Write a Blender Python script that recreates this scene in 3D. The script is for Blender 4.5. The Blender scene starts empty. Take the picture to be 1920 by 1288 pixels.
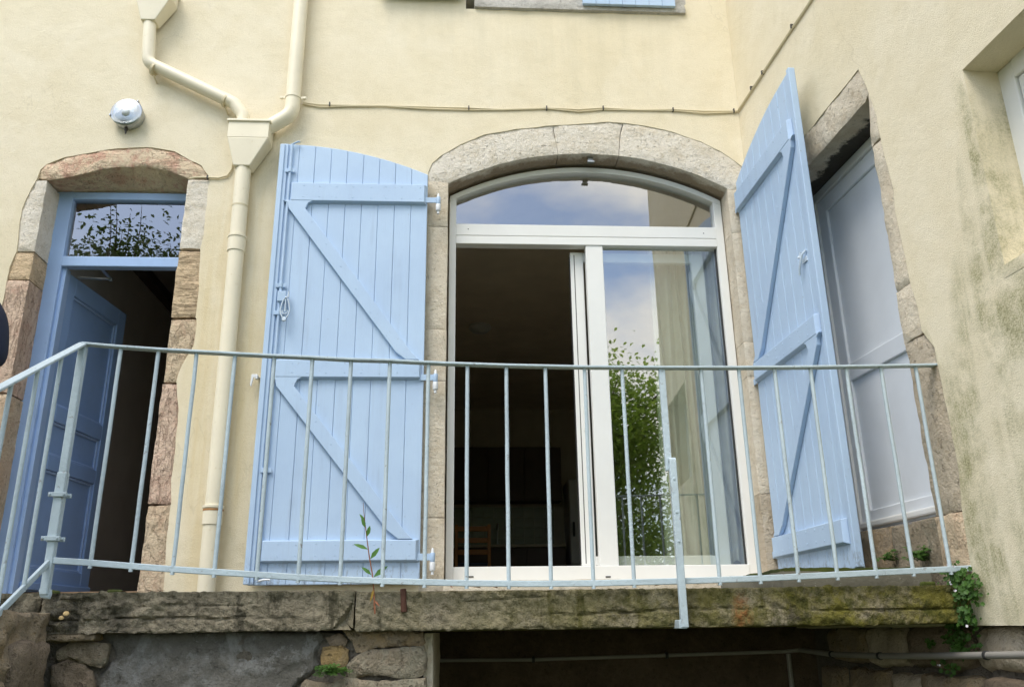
import bpy, bmesh, math, random
from math import radians, sin, cos, pi, sqrt, exp, atan2
from mathutils import Vector, Matrix, noise
from mathutils.geometry import delaunay_2d_cdt
random.seed(7)
SC = bpy.context.scene
COL = SC.collection
# ------------------------------------------------------------------ camera, sky, sun, exposure
FPX = 1595.0; PITCH = radians(18.75); YAW = radians(3.61); ROLL = radians(-0.80); PHI = radians(-4.14)
DIST = 5.3; EYE = 1.65
CAMP = Vector((0, -DIST, EYE))
FW = Vector((sin(YAW)*cos(PITCH), cos(YAW)*cos(PITCH), sin(PITCH)))
R0 = Vector((cos(YAW), -sin(YAW), 0)); U0 = R0.cross(FW)
RT = cos(ROLL)*R0 + sin(ROLL)*U0; UP = -sin(ROLL)*R0 + cos(ROLL)*U0
cd = bpy.data.cameras.new('camera'); cam = bpy.data.objects.new('camera', cd); COL.objects.link(cam)
cd.sensor_width = 36.0; cd.lens = 36.0*FPX/1920.0; cd.clip_start = 0.05; cd.clip_end = 3000
m = Matrix((RT, UP, -FW)).transposed().to_4x4(); m.translation = CAMP; cam.matrix_world = m
SC.camera = cam
SUN_EL, SUN_AZ = radians(57), radians(215)      # azimuth from +Y, clockwise: front-left of the facade
world = bpy.data.worlds.new('World'); SC.world = world; world.use_nodes = True
nt = world.node_tree; nt.nodes.clear()
wo = nt.nodes.new('ShaderNodeOutputWorld'); bg = nt.nodes.new('ShaderNodeBackground')
sky = nt.nodes.new('ShaderNodeTexSky'); sky.sky_type = 'NISHITA'; sky.sun_disc = False
sky.sun_elevation = SUN_EL; sky.sun_rotation = SUN_AZ; sky.air_density = 1.0; sky.dust_density = 1.2; sky.ozone_density = 1.0
tc = nt.nodes.new('ShaderNodeTexCoord'); mp = nt.nodes.new('ShaderNodeMapping'); mp.inputs['Scale'].default_value = (1, 1, 2.2)
mp.inputs['Location'].default_value = (2.6, 1.9, 1.12)
nz = nt.nodes.new('ShaderNodeTexNoise'); nz.inputs['Scale'].default_value = 1.9; nz.inputs['Detail'].default_value = 9; nz.inputs['Roughness'].default_value = 0.56
nz.inputs['Distortion'].default_value = 0.25
rp = nt.nodes.new('ShaderNodeValToRGB'); rp.color_ramp.elements[0].position = 0.46; rp.color_ramp.elements[1].position = 0.60
mx = nt.nodes.new('ShaderNodeMix'); mx.data_type = 'RGBA'
mx.inputs['B'].default_value = (7.4, 7.3, 7.0, 1)
nt.links.new(tc.outputs['Generated'], mp.inputs['Vector']); nt.links.new(mp.outputs['Vector'], nz.inputs['Vector'])
nt.links.new(nz.outputs['Fac'], rp.inputs['Fac']); nt.links.new(rp.outputs['Color'], mx.inputs['Factor'])
nt.links.new(sky.outputs['Color'], mx.inputs['A']); nt.links.new(mx.outputs['Result'], bg.inputs['Color'])
bg.inputs['Strength'].default_value = 0.15
nt.links.new(bg.outputs['Background'], wo.inputs['Surface'])
sd = bpy.data.lights.new('sun', 'SUN'); sd.energy = 1.2; sd.angle = radians(28); sd.color = (1, 0.95, 0.86)
so = bpy.data.objects.new('sun', sd); COL.objects.link(so)
sv = Vector((sin(SUN_AZ)*cos(SUN_EL), cos(SUN_AZ)*cos(SUN_EL), sin(SUN_EL)))
so.rotation_euler = sv.to_track_quat('Z', 'Y').to_euler(); so.location = sv*30
SC.view_settings.view_transform = 'Standard'; SC.view_settings.look = 'None'; SC.view_settings.gamma = 1
SC.view_settings.use_curve_mapping = False
SC.view_settings.exposure = 1.03
SC.render.engine = 'CYCLES'
SC.cycles.max_bounces = 10; SC.cycles.transparent_max_bounces = 24

# ------------------------------------------------------------------ pixels of the photograph -> points on planes of the place
def ray(x, y): return FW*FPX + RT*(x-960) - UP*(y-644)
def pY(x, y, Y):
    d = ray(x, y); return CAMP + d*((Y+DIST)/d.y)
def pZ(x, y, Z):
    d = ray(x, y); return CAMP + d*((Z-EYE)/d.z)
def pX(x, y, X):
    d = ray(x, y); return CAMP + d*(X/d.x)
def W(x, y, Y=0.0):
    p = pY(x, y, Y); return (p.x, p.z)
XC = pY(1384, 207, 0).x                       # the corner of the two walls
DR = Vector((-sin(PHI), -cos(PHI), 0))          # along the side wall, towards the camera
NR = Vector((-cos(PHI), sin(PHI), 0))           # its outward normal
PC = Vector((XC, 0, 0))
def RW(x, y, off=0.0):
    d = ray(x, y); p0 = PC - NR*off
    t = (p0-CAMP).dot(NR)/d.dot(NR); p = CAMP + d*t
    return ((p-p0).dot(DR), p.z)
def mainT(u, v, d): return Vector((u, -d, v))
def sideT(u, v, d): return PC + DR*u + NR*d + Vector((0, 0, v))

# ------------------------------------------------------------------ materials
MATS = {}
def newmat(name, rough=0.6, spec=0.4, metal=0.0):
    mt = bpy.data.materials.new(name); mt.use_nodes = True
    n = mt.node_tree; b = n.nodes['Principled BSDF']
    b.inputs['Roughness'].default_value = rough; b.inputs['Metallic'].default_value = metal
    b.inputs['Specular IOR Level'].default_value = spec
    MATS[name] = mt
    return mt, n, b
class NB:
    """small node helper"""
    def __init__(s, n):
        s.n = n; t = n.nodes.new('ShaderNodeTexCoord'); s.pos = t.outputs['Object']
    def math(s, op, a, b=None, c=None, clamp=False):
        k = s.n.nodes.new('ShaderNodeMath'); k.operation = op; k.use_clamp = clamp
        for i, v in enumerate((a, b, c)):
            if v is None: continue
            if isinstance(v, (int, float)): k.inputs[i].default_value = v
            else: s.n.links.new(v, k.inputs[i])
        return k.outputs[0]
    def noise(s, scale, detail=4, rough=0.55, dist=0.0, vec=None, stretch=None, seed=0.0):
        k = s.n.nodes.new('ShaderNodeTexNoise'); k.inputs['Scale'].default_value = scale
        k.inputs['Detail'].default_value = detail; k.inputs['Roughness'].default_value = rough; k.inputs['Distortion'].default_value = dist
        mpp = s.n.nodes.new('ShaderNodeMapping'); mpp.inputs['Location'].default_value = (seed*3.1, seed*1.7, seed*2.3)
        if stretch: mpp.inputs['Scale'].default_value = stretch
        s.n.links.new(vec or s.pos, mpp.inputs['Vector']); s.n.links.new(mpp.outputs[0], k.inputs['Vector'])
        return k.outputs['Fac']
    def ramp(s, v, stops, interp='LINEAR'):
        k = s.n.nodes.new('ShaderNodeValToRGB'); r = k.color_ramp; r.interpolation = interp
        while len(r.elements) < len(stops): r.elements.new(0.5)
        for e, (p, c) in zip(r.elements, stops):
            e.position = p; e.color = (c, c, c, 1) if isinstance(c, (int, float)) else (*c, 1)
        s.n.links.new(v, k.inputs[0]); return k.outputs['Color']
    def step(s, v, a, b):
        k = s.n.nodes.new('ShaderNodeMapRange'); k.clamp = True
        k.inputs['From Min'].default_value = a; k.inputs['From Max'].default_value = b
        s.n.links.new(v, k.inputs['Value']); return k.outputs['Result']
    def mix(s, f, a, b, mode='MIX'):
        k = s.n.nodes.new('ShaderNodeMix'); k.data_type = 'RGBA'; k.blend_type = mode; k.clamp_factor = True
        for nm, v in (('Factor', f), ('A', a), ('B', b)):
            i = k.inputs[nm] if nm != 'Factor' else k.inputs[0]
            if nm == 'A': i = k.inputs[6]
            if nm == 'B': i = k.inputs[7]
            if isinstance(v, (int, float)): i.default_value = v
            elif isinstance(v, tuple): i.default_value = (*v, 1)
            else: s.n.links.new(v, i)
        return k.outputs[2]
    def xyz(s):
        k = s.n.nodes.new('ShaderNodeSeparateXYZ'); s.n.links.new(s.pos, k.inputs[0]); return k.outputs
    def blob(s, a, ca, ra, b, cb, rb):
        da = s.math('DIVIDE', s.math('SUBTRACT', a, ca), ra); db = s.math('DIVIDE', s.math('SUBTRACT', b, cb), rb)
        r2 = s.math('ADD', s.math('MULTIPLY', da, da), s.math('MULTIPLY', db, db))
        return s.math('SUBTRACT', 1.0, r2, clamp=True)
    def bump(s, h, strength, dist, prev=None):
        k = s.n.nodes.new('ShaderNodeBump'); k.inputs['Strength'].default_value = strength; k.inputs['Distance'].default_value = dist
        s.n.links.new(h, k.inputs['Height'])
        if prev is not None: s.n.links.new(prev, k.inputs['Normal'])
        return k.outputs[0]
def fin(n, b, col=None, bump=None, rough=None):
    if col is not None: n.links.new(col, b.inputs['Base Color'])
    if bump is not None: n.links.new(bump, b.inputs['Normal'])
    if rough is not None: n.links.new(rough, b.inputs['Roughness'])

def stucco(name, side=False):
    mt, n, b = newmat(name, 0.92, 0.15); s = NB(n)
    big = s.noise(0.8, 5, 0.6); mid = s.noise(5.5, 5, 0.6, seed=2); fine = s.noise(330, 3, 0.6, seed=5); grain = s.noise(175, 3, 0.6, seed=9)
    c = s.mix(s.step(big, 0.3, 0.7), (0.765, 0.675, 0.485), (0.82, 0.745, 0.58))
    c = s.mix(s.math('MULTIPLY', s.step(mid, 0.42, 0.72), 0.30), c, (0.64, 0.55, 0.36))
    c = s.mix(s.math('MULTIPLY', s.step(grain, 0.52, 0.74), 0.30), c, (0.50, 0.43, 0.29))
    hk = s.noise(1.1, 5, 0.5, dist=0.5, stretch=(1, 1, 0.8), seed=31)
    hl = s.math('MULTIPLY', s.math('SUBTRACT', 1.0, s.math('MULTIPLY', s.math('ABSOLUTE', s.math('SUBTRACT', hk, 0.5)), 320.0), clamp=True), s.step(s.noise(0.9, 3, 0.5, seed=33), 0.50, 0.58))
    c = s.mix(s.math('MULTIPLY', hl, 0.18), c, (0.34, 0.29, 0.19))
    pr = s.step(s.noise(1.7, 4, 0.55, dist=0.3, seed=36), 0.585, 0.60); c = s.mix(s.math('MULTIPLY', pr, 0.16), c, (0.86, 0.79, 0.64))
    X, Y, Z = s.xyz()
    streak = s.noise(9, 4, 0.6, stretch=(1, 1, 0.07), seed=4)
    if side:
        t = s.math('MULTIPLY', Y, -1.0)
        spots = [(2.32, 2.93, .13, .16), (2.18, 3.25, .13, .45), (2.08, 2.85, .22, .42), (1.92, 2.40, .30, .5), (2.35, 2.85, .22, .35), (2.0, 1.95, .5, .4), (2.2, 3.65, .07, .35), (1.66, 2.55, .10, .45), (1.74, 2.0, .14, .5)]
        tot = None
        for (ct, cz, rt_, rz) in spots:
            g = s.blob(t, ct, rt_, Z, cz, rz); tot = g if tot is None else s.math('MAXIMUM', tot, g)
        al = s.math('MULTIPLY', s.math('POWER', tot, 0.7), s.step(s.noise(7, 6, 0.68, seed=7), 0.34, 0.66))
        al = s.math('MULTIPLY', s.math('MULTIPLY', al, s.math('ADD', 0.15, s.step(streak, 0.36, 0.56))), 0.95)
        speck = s.math('MULTIPLY', al, s.step(s.noise(120, 3, 0.6, seed=3), 0.38, 0.62))
        c = s.mix(s.math('MULTIPLY', al, 0.65, clamp=True), c, (0.33, 0.31, 0.13))
        c = s.mix(s.math('MULTIPLY', speck, 0.75, clamp=True), c, (0.12, 0.125, 0.045))
        # grey weathering over the whole lower part, with its own blotchy shape
        low = s.math('MULTIPLY', s.step(s.math('ADD', Z, s.math('MULTIPLY', mid, 1.2)), 4.0, 2.0), s.step(s.noise(2.3, 6, 0.65, seed=12), 0.3, 0.62))
        c = s.mix(s.math('MULTIPLY', low, 0.40), c, (0.46, 0.43, 0.30))
        dot = s.step(s.noise(26, 2, 0.5, seed=14), 0.74, 0.78)
        c = s.mix(s.math('MULTIPLY', dot, s.math('MULTIPLY', low, 0.8)), c, (0.12, 0.11, 0.08))
    else:
        # yellowish runs beside the downpipe and soft grey runs under the upper sill
        run = s.math('MULTIPLY', s.blob(X, -1.5, 0.30, Z, 3.3, 2.0), s.step(streak, 0.40, 0.62))
        c = s.mix(s.math('MULTIPLY', run, 0.6), c, (0.62, 0.47, 0.20))
        run2 = s.math('MULTIPLY', s.blob(X, 0.6, 1.5, Z, 6.2, 1.1), s.step(streak, 0.42, 0.66))
        c = s.mix(s.math('MULTIPLY', run2, 0.2), c, (0.50, 0.46, 0.33))
        damp = s.math('MULTIPLY', s.step(Z, 2.6, 1.9), s.step(mid, 0.35, 0.65))
        c = s.mix(s.math('MULTIPLY', damp, 0.25), c, (0.52, 0.46, 0.30))
    bp = s.bump(s.math('ADD', s.math('MULTIPLY', grain, 1.0), s.math('MULTIPLY', fine, 0.5)), 0.6, 0.006)
    bp = s.bump(s.noise(14, 4, 0.5, seed=6), 0.3, 0.012, bp)
    fin(n, b, c, bp)
stucco('stucco'); stucco('stucco_side', True)

def stone(name, base, dark, tint, tintamt=0.4, cracks=0.0, rough_bump=0.5, veins=(1, 1, 6), pits=0.35, tiltc=(0.16, 0.09, 0.045), soffit=None):
    mt, n, b = newmat(name, 0.9, 0.2); s = NB(n)
    a = s.noise(3.2, 6, 0.65); f = s.noise(38, 5, 0.65, seed=3); g = s.noise(150, 3, 0.6, seed=5)
    c = s.mix(s.step(a, 0.32, 0.68), base, dark)
    c = s.mix(s.math('MULTIPLY', s.step(s.noise(5.5, 5, 0.7, dist=0.6, seed=8), 0.48, 0.62), tintamt), c, tint)
    c = s.mix(s.math('MULTIPLY', s.step(f, 0.46, 0.66), 0.4), c, dark)
    c = s.mix(s.math('MULTIPLY', s.step(s.noise(13, 6, 0.75, seed=29), 0.54, 0.60), tintamt*.8), c, tint)
    c = s.mix(s.math('MULTIPLY', s.step(g, 0.45, 0.75), 0.25), c, tuple(x*1.25 for x in base))
    pt = s.math('MAXIMUM', s.step(s.noise(34, 4, 0.7, seed=11), 0.60, 0.67), s.math('MULTIPLY', s.step(s.noise(110, 3, 0.7, seed=23), 0.60, 0.70), 0.6))
    c = s.mix(s.math('MULTIPLY', pt, pits), c, tuple(x*.42 for x in dark))
    h = s.math('ADD', s.math('MULTIPLY', f, 1.0), s.math('ADD', s.math('MULTIPLY', g, 0.35), s.math('MULTIPLY', pt, -0.5)))
    bp = s.bump(h, min(1.0, rough_bump*1.3), 0.016)
    if cracks > 0:
        k = s.noise(4.0, 6, 0.55, dist=0.4, stretch=veins, seed=15)
        ln = s.math('SUBTRACT', 1.0, s.math('MULTIPLY', s.math('ABSOLUTE', s.math('SUBTRACT', k, 0.5)), 34.0), clamp=True)
        ln = s.math('MULTIPLY', ln, s.step(s.noise(2.4, 3, 0.5, seed=18), 0.40, 0.56))
        c = s.mix(s.math('MULTIPLY', ln, cracks), c, tiltc)
        bp = s.bump(s.math('MULTIPLY', ln, -1.0), 0.8, 0.008, bp)
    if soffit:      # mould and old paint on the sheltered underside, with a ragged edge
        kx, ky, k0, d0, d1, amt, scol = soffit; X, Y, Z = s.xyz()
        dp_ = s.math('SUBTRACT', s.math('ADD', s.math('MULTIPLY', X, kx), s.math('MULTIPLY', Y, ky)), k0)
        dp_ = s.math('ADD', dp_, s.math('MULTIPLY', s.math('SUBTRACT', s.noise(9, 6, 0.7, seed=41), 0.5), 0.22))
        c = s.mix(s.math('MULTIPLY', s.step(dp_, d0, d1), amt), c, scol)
    fin(n, b, c, bp)
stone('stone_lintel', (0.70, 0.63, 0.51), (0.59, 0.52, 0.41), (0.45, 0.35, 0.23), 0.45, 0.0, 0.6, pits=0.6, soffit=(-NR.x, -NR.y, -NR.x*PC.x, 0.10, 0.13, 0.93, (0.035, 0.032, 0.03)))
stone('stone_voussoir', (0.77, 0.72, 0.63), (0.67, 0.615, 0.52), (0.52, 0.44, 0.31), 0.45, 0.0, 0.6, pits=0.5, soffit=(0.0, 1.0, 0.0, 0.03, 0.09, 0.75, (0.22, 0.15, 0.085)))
stone('stone_pale', (0.70, 0.63, 0.51), (0.59, 0.52, 0.41), (0.45, 0.35, 0.23), 0.35, 0.0)
stone('stone_white', (0.77, 0.72, 0.63), (0.67, 0.615, 0.52), (0.52, 0.44, 0.31), 0.45, 0.0)
stone('stone_ochre', (0.74, 0.58, 0.39), (0.64, 0.48, 0.31), (0.50, 0.40, 0.26), 0.4, 0.5, 0.75, (1, 1, 12))
stone('stone_pink', (0.68, 0.52, 0.40), (0.60, 0.45, 0.34), (0.50, 0.28, 0.21), 0.45, 0.22, 0.8, (6, 6, 1.2), 0.6, (0.24, 0.07, 0.05))
stone('stone_arch', (0.80, 0.66, 0.48), (0.74, 0.58, 0.40), (0.58, 0.27, 0.20), 0.65, 0.18, 0.75, (1, 4, 7))
stone('stone_tan', (0.68, 0.55, 0.39), (0.58, 0.46, 0.32), (0.46, 0.28, 0.19), 0.4, 0.15, 0.8, (3, 3, 2))
stone('stone_greyed', (0.56, 0.49, 0.385), (0.45, 0.38, 0.29), (0.36, 0.28, 0.18), 0.4, 0.0, 0.7)
stone('stone_rubble', (0.36, 0.29, 0.20), (0.23, 0.18, 0.125), (0.38, 0.25, 0.11), 0.35, 0.0, 0.9)
stone('stone_rubble_brown', (0.30, 0.235, 0.17), (0.18, 0.14, 0.10), (0.30, 0.23, 0.16), 0.35, 0.0, 1.0)
stone('stone_rubble_yellow', (0.44, 0.31, 0.13), (0.30, 0.21, 0.10), (0.33, 0.27, 0.18), 0.4, 0.0, 0.9)
stone('stone_base_dark', (0.13, 0.095, 0.065), (0.07, 0.05, 0.035), (0.17, 0.12, 0.08), 0.4, 0.0, 0.9)  # even rubble tone, darkened to carry the deep shade of the recess below the slab
stone('stone_weathered', (0.32, 0.265, 0.19), (0.19, 0.155, 0.11), (0.26, 0.25, 0.19), 0.6, 0.0, 0.9)
stone('stone_ochre_dark', (0.36, 0.25, 0.11), (0.24, 0.17, 0.08), (0.27, 0.22, 0.15), 0.4, 0.0, 0.9)
stone('mortar_dark', (0.16, 0.14, 0.115), (0.09, 0.08, 0.065), (0.22, 0.195, 0.16), 0.4, 0.0, 1.0)
stone('render_grey', (0.165, 0.155, 0.135), (0.085, 0.08, 0.068), (0.27, 0.27, 0.26), 0.6, 0.0, 0.5)
stone('sill_grey', (0.62, 0.60, 0.555), (0.46, 0.44, 0.40), (0.25, 0.24, 0.22), 0.4, 0.0, 0.6)

# mossy balcony slab: warm tooled limestone, black runs, moss growing heavier to the right
mt, n, b = newmat('slab_stone', 0.93, 0.15); s = NB(n); X, Y, Z = s.xyz()
a = s.noise(4, 6, 0.65); f = s.noise(40, 5, 0.7, dist=0.3, stretch=(1.0, 1, 1.05), seed=3)
c = s.mix(s.step(a, 0.35, 0.66), (0.42, 0.365, 0.265), (0.26, 0.225, 0.16))
c = s.mix(s.math('MULTIPLY', s.step(f, 0.47, 0.66), 0.8), c, (0.13, 0.11, 0.075))
run = s.step(s.noise(6.5, 6, 0.72, stretch=(1, 1, 0.22), seed=6), 0.53, 0.60)
c = s.mix(s.math('MULTIPLY', run, 0.8), c, (0.05, 0.045, 0.03))
leftg = s.math('MULTIPLY', s.step(X, -0.5, -1.6), s.step(s.noise(11, 6, 0.75, seed=21), 0.42, 0.56))
c = s.mix(s.math('MULTIPLY', leftg, 0.72), c, (0.055, 0.05, 0.04))
moss = s.math('MULTIPLY', s.step(X, -0.6, 1.6), s.step(s.noise(6.0, 6, 0.7, seed=9), 0.32, 0.52))
c = s.mix(s.math('MULTIPLY', moss, 0.9), c, (0.17, 0.155, 0.025))
gm = s.math('MULTIPLY', s.step(s.noise(15, 6, 0.75, seed=16), 0.48, 0.60), s.step(X, -0.9, 1.9))
c = s.mix(s.math('MULTIPLY', gm, 0.85), c, (0.06, 0.065, 0.014))
rust = s.math('MULTIPLY', s.blob(X, 1.17, 0.05, Z, 1.70, 0.12), s.step(f, 0.35, 0.6))
c = s.mix(s.math('MULTIPLY', rust, 0.8), c, (0.34, 0.13, 0.05))
topd = s.math('MULTIPLY', s.step(Z, 1.785, 1.815), s.step(s.noise(12, 5, 0.7, seed=19), 0.35, 0.6))
c = s.mix(s.math('MULTIPLY', topd, 0.6), c, (0.09, 0.085, 0.05))
bp = s.bump(s.math('ADD', f, s.math('MULTIPLY', s.noise(130, 3, 0.65, seed=2), 0.5)), 1.0, 0.022)
fin(n, b, c, bp)

def paint(name, col, rough=0.45, var=0.06, bump=0.08, chips=None, chip_amt=0.5, spec=0.4, metal=0.0, grainscale=(1, 1, 1)):
    mt, n, b = newmat(name, rough, spec, metal); s = NB(n)
    d = tuple(x*(1-var*2.2) for x in col); l = tuple(min(1, x*(1+var)) for x in col)
    c = s.mix(s.step(s.noise(3.0, 5, 0.6), 0.3, 0.7), d, l)
    g = s.noise(60, 4, 0.6, stretch=grainscale, seed=4)
    c = s.mix(s.math('MULTIPLY', s.step(g, 0.55, 0.8), 0.18), c, d)
    bp = s.bump(g, bump, 0.004)
    if chips:
        k = s.step(s.noise(33, 5, 0.7, seed=13), 0.62, 0.68)
        c = s.mix(s.math('MULTIPLY', k, chip_amt), c, chips); bp = s.bump(s.math('MULTIPLY', k, -1.0), 0.4, 0.002, bp)
    fin(n, b, c, bp); return mt
mt, n, b = newmat('blue_paint', 0.5, 0.4); s = NB(n); X, Y, Z = s.xyz()
c = s.mix(s.step(s.noise(2.2, 6, 0.6), 0.3, 0.7), (0.40, 0.53, 0.715), (0.46, 0.60, 0.775))
gr = s.noise(55, 4, 0.6, stretch=(5, 5, 0.25), seed=4)
c = s.mix(s.math('MULTIPLY', s.step(gr, 0.5, 0.75), 0.22), c, (0.33, 0.45, 0.64))
rn_ = s.math('MULTIPLY', s.step(s.noise(16, 5, 0.65, stretch=(1, 1, 0.05), seed=8), 0.54, 0.68), s.step(s.noise(2.6, 3, 0.5, seed=5), 0.40, 0.62))
c = s.mix(s.math('MULTIPLY', rn_, 0.30), c, (0.27, 0.34, 0.45))
ch_ = s.step(s.noise(42, 5, 0.7, seed=13), 0.655, 0.69); c = s.mix(s.math('MULTIPLY', ch_, 0.45), c, (0.22, 0.25, 0.30))
bt_ = s.math('MULTIPLY', s.step(Z, 2.10, 1.93), s.step(s.noise(38, 5, 0.75, stretch=(1, 1, 0.5), seed=17), 0.50, 0.60)); c = s.mix(s.math('MULTIPLY', bt_, 0.6), c, (0.15, 0.16, 0.17))
bp = s.bump(gr, 0.22, 0.004); bp = s.bump(s.math('MULTIPLY', ch_, -1.0), 0.4, 0.002, bp); fin(n, b, c, bp)
paint('blue_iron', (0.42, 0.56, 0.74), 0.42, 0.06, 0.15, (0.24, 0.20, 0.20), 0.5)
paint('door_blue', (0.28, 0.43, 0.72), 0.42, 0.05, 0.10, (0.20, 0.28, 0.42), 0.3, grainscale=(5, 5, 0.4))
paint('frame_blue', (0.37, 0.53, 0.82), 0.45, 0.05, 0.10, (0.22, 0.32, 0.48), 0.3, grainscale=(5, 5, 0.4))
paint('rail_paint', (0.47, 0.56, 0.61), 0.5, 0.08, 0.8, (0.17, 0.12, 0.08), 0.6)
paint('white_pvc', (0.78, 0.78, 0.75), 0.35, 0.02, 0.03)
paint('white_panel', (0.76, 0.79, 0.82), 0.4, 0.03, 0.03)
paint('pipe_cream', (0.80, 0.73, 0.56), 0.42, 0.04, 0.06, (0.60, 0.49, 0.28), 0.35)
paint('cable_cream', (0.66, 0.58, 0.39), 0.6, 0.05, 0.1)
paint('clip_dark', (0.06, 0.055, 0.05), 0.5)
paint('steel', (0.45, 0.47, 0.48), 0.28, 0.04, 0.05, metal=0.9)
paint('handle_iron', (0.58, 0.67, 0.76), 0.45, 0.05, 0.1, (0.3, 0.3, 0.32), 0.4)
paint('white_iron', (0.74, 0.76, 0.78), 0.45, 0.04, 0.1, (0.3, 0.22, 0.16), 0.5)
paint('rust_iron', (0.085, 0.035, 0.022), 0.8, 0.15, 0.8)
paint('pipe_grey', (0.27, 0.255, 0.23), 0.5, 0.08, 0.15, (0.15, 0.13, 0.11), 0.6)
paint('rust_ring', (0.42, 0.20, 0.07), 0.8, 0.15, 0.4)
paint('wood_orange', (0.42, 0.17, 0.045), 0.45, 0.1, 0.15, grainscale=(1, 1, 8))
paint('room_wall', (0.50, 0.44, 0.35), 0.85, 0.05, 0.1)
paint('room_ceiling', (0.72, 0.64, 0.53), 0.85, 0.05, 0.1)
paint('room_floor', (0.30, 0.20, 0.12), 0.5, 0.1, 0.1)
paint('hall_wall', (0.5, 0.47, 0.43), 0.8, 0.05, 0.1)
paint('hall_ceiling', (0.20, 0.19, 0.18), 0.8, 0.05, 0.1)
paint('dark_beam', (0.06, 0.05, 0.045), 0.7, 0.1, 0.3)
paint('cabinet_dark', (0.09, 0.06, 0.045), 0.5, 0.1, 0.1)
paint('fridge_white', (0.50, 0.50, 0.48), 0.35, 0.03, 0.02)
paint('tile_green', (0.30, 0.31, 0.24), 0.25, 0.08, 0.05)
paint('cushion_blue', (0.08, 0.10, 0.16), 0.9, 0.1, 0.3)
paint('black_rubber', (0.03, 0.03, 0.03), 0.6)
paint('concrete_step', (0.16, 0.15, 0.115), 0.95, 0.2, 0.9, (0.42, 0.40, 0.34), 0.7)
paint('moss', (0.06, 0.075, 0.012), 0.95, 0.3, 1.0)
paint('skin', (0.52, 0.30, 0.21), 0.5, 0.05, 0.1)
paint('navy_cloth', (0.02, 0.025, 0.05), 0.9, 0.1, 0.3)
paint('jeans', (0.07, 0.09, 0.14), 0.9, 0.1, 0.3)
paint('hair_grey', (0.12, 0.10, 0.085), 0.8, 0.2, 0.6)
paint('eye_white', (0.75, 0.73, 0.70), 0.3)
paint('bark', (0.12, 0.095, 0.07), 0.9, 0.2, 0.9)
paint('roof_tile', (0.24, 0.11, 0.07), 0.85, 0.15, 0.5)
paint('drain_slot', (0.02, 0.02, 0.02), 0.7)
paint('dead_leaf', (0.26, 0.10, 0.05), 0.8, 0.2, 0.2)
paint('petal', (0.78, 0.74, 0.80), 0.7, 0.03)
paint('mushroom', (0.62, 0.44, 0.20), 0.8, 0.1, 0.3)
mt, n, b = newmat('grass_ground', 0.95, 0.1); s = NB(n)
c = s.mix(s.step(s.noise(1.4, 6, 0.7), 0.35, 0.65), (0.05, 0.085, 0.022), (0.085, 0.095, 0.04)); c = s.mix(s.math('MULTIPLY', s.step(s.noise(40, 4, 0.7, seed=4), 0.45, 0.7), 0.6), c, (0.03, 0.05, 0.014))
fin(n, b, c, s.bump(s.noise(60, 4, 0.7), 0.8, 0.03))
def leafmat(name, col, col2, trans=0.35):
    mt, n, b = newmat(name, 0.5, 0.35); s = NB(n)
    c = s.mix(s.step(s.noise(11, 4, 0.6), 0.35, 0.65), col, col2); fin(n, b, c)
    t = n.nodes.new('ShaderNodeBsdfTranslucent'); n.links.new(c, t.inputs['Color'])
    mxs = n.nodes.new('ShaderNodeMixShader'); mxs.inputs[0].default_value = trans
    o = n.nodes['Material Output']; n.links.new(b.outputs[0], mxs.inputs[1]); n.links.new(t.outputs[0], mxs.inputs[2]); n.links.new(mxs.outputs[0], o.inputs['Surface'])
leafmat('leaf_pear', (0.055, 0.095, 0.028), (0.09, 0.135, 0.035))
leafmat('leaf_bright', (0.27, 0.40, 0.05), (0.36, 0.48, 0.08), 0.62)
leafmat('leaf_herb', (0.04, 0.10, 0.018), (0.085, 0.18, 0.03))
leafmat('leaf_seedling', (0.09, 0.21, 0.045), (0.12, 0.27, 0.06))
leafmat('leaf_yellow', (0.45, 0.28, 0.05), (0.35, 0.20, 0.04))
leafmat('curtain', (0.74, 0.75, 0.68), (0.66, 0.67, 0.60), 0.3)
def glass(name, ior, tint):
    mt = bpy.data.materials.new(name); mt.use_nodes = True; n = mt.node_tree; n.nodes.clear()
    o = n.nodes.new('ShaderNodeOutputMaterial'); tr = n.nodes.new('ShaderNodeBsdfTransparent'); tr.inputs[0].default_value = (*tint, 1)
    gl = n.nodes.new('ShaderNodeBsdfGlossy'); gl.inputs['Roughness'].default_value = 0.0; gl.inputs['Color'].default_value = (1, 1, 1, 1)
    fr = n.nodes.new('ShaderNodeFresnel'); fr.inputs['IOR'].default_value = ior
    ge = n.nodes.new('ShaderNodeNewGeometry'); mi = n.nodes.new('ShaderNodeMix'); mi.inputs[2].default_value = ior; mi.inputs[3].default_value = 1/ior   # same mirror strength from both sides
    n.links.new(ge.outputs['Backfacing'], mi.inputs[0]); n.links.new(mi.outputs[0], fr.inputs['IOR'])
    t = n.nodes.new('ShaderNodeTexCoord'); z = n.nodes.new('ShaderNodeTexNoise'); z.inputs['Scale'].default_value = 1.3; z.inputs['Detail'].default_value = 1
    bm = n.nodes.new('ShaderNodeBump'); bm.inputs['Strength'].default_value = 0.05; bm.inputs['Distance'].default_value = 0.02
    n.links.new(t.outputs['Object'], z.inputs['Vector']); n.links.new(z.outputs[0], bm.inputs['Height']); n.links.new(bm.outputs[0], gl.inputs['Normal'])
    mxs = n.nodes.new('ShaderNodeMixShader')
    n.links.new(fr.outputs[0], mxs.inputs[0]); n.links.new(tr.outputs[0], mxs.inputs[1]); n.links.new(gl.outputs[0], mxs.inputs[2]); n.links.new(mxs.outputs[0], o.inputs[0])
    MATS[name] = mt
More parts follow.
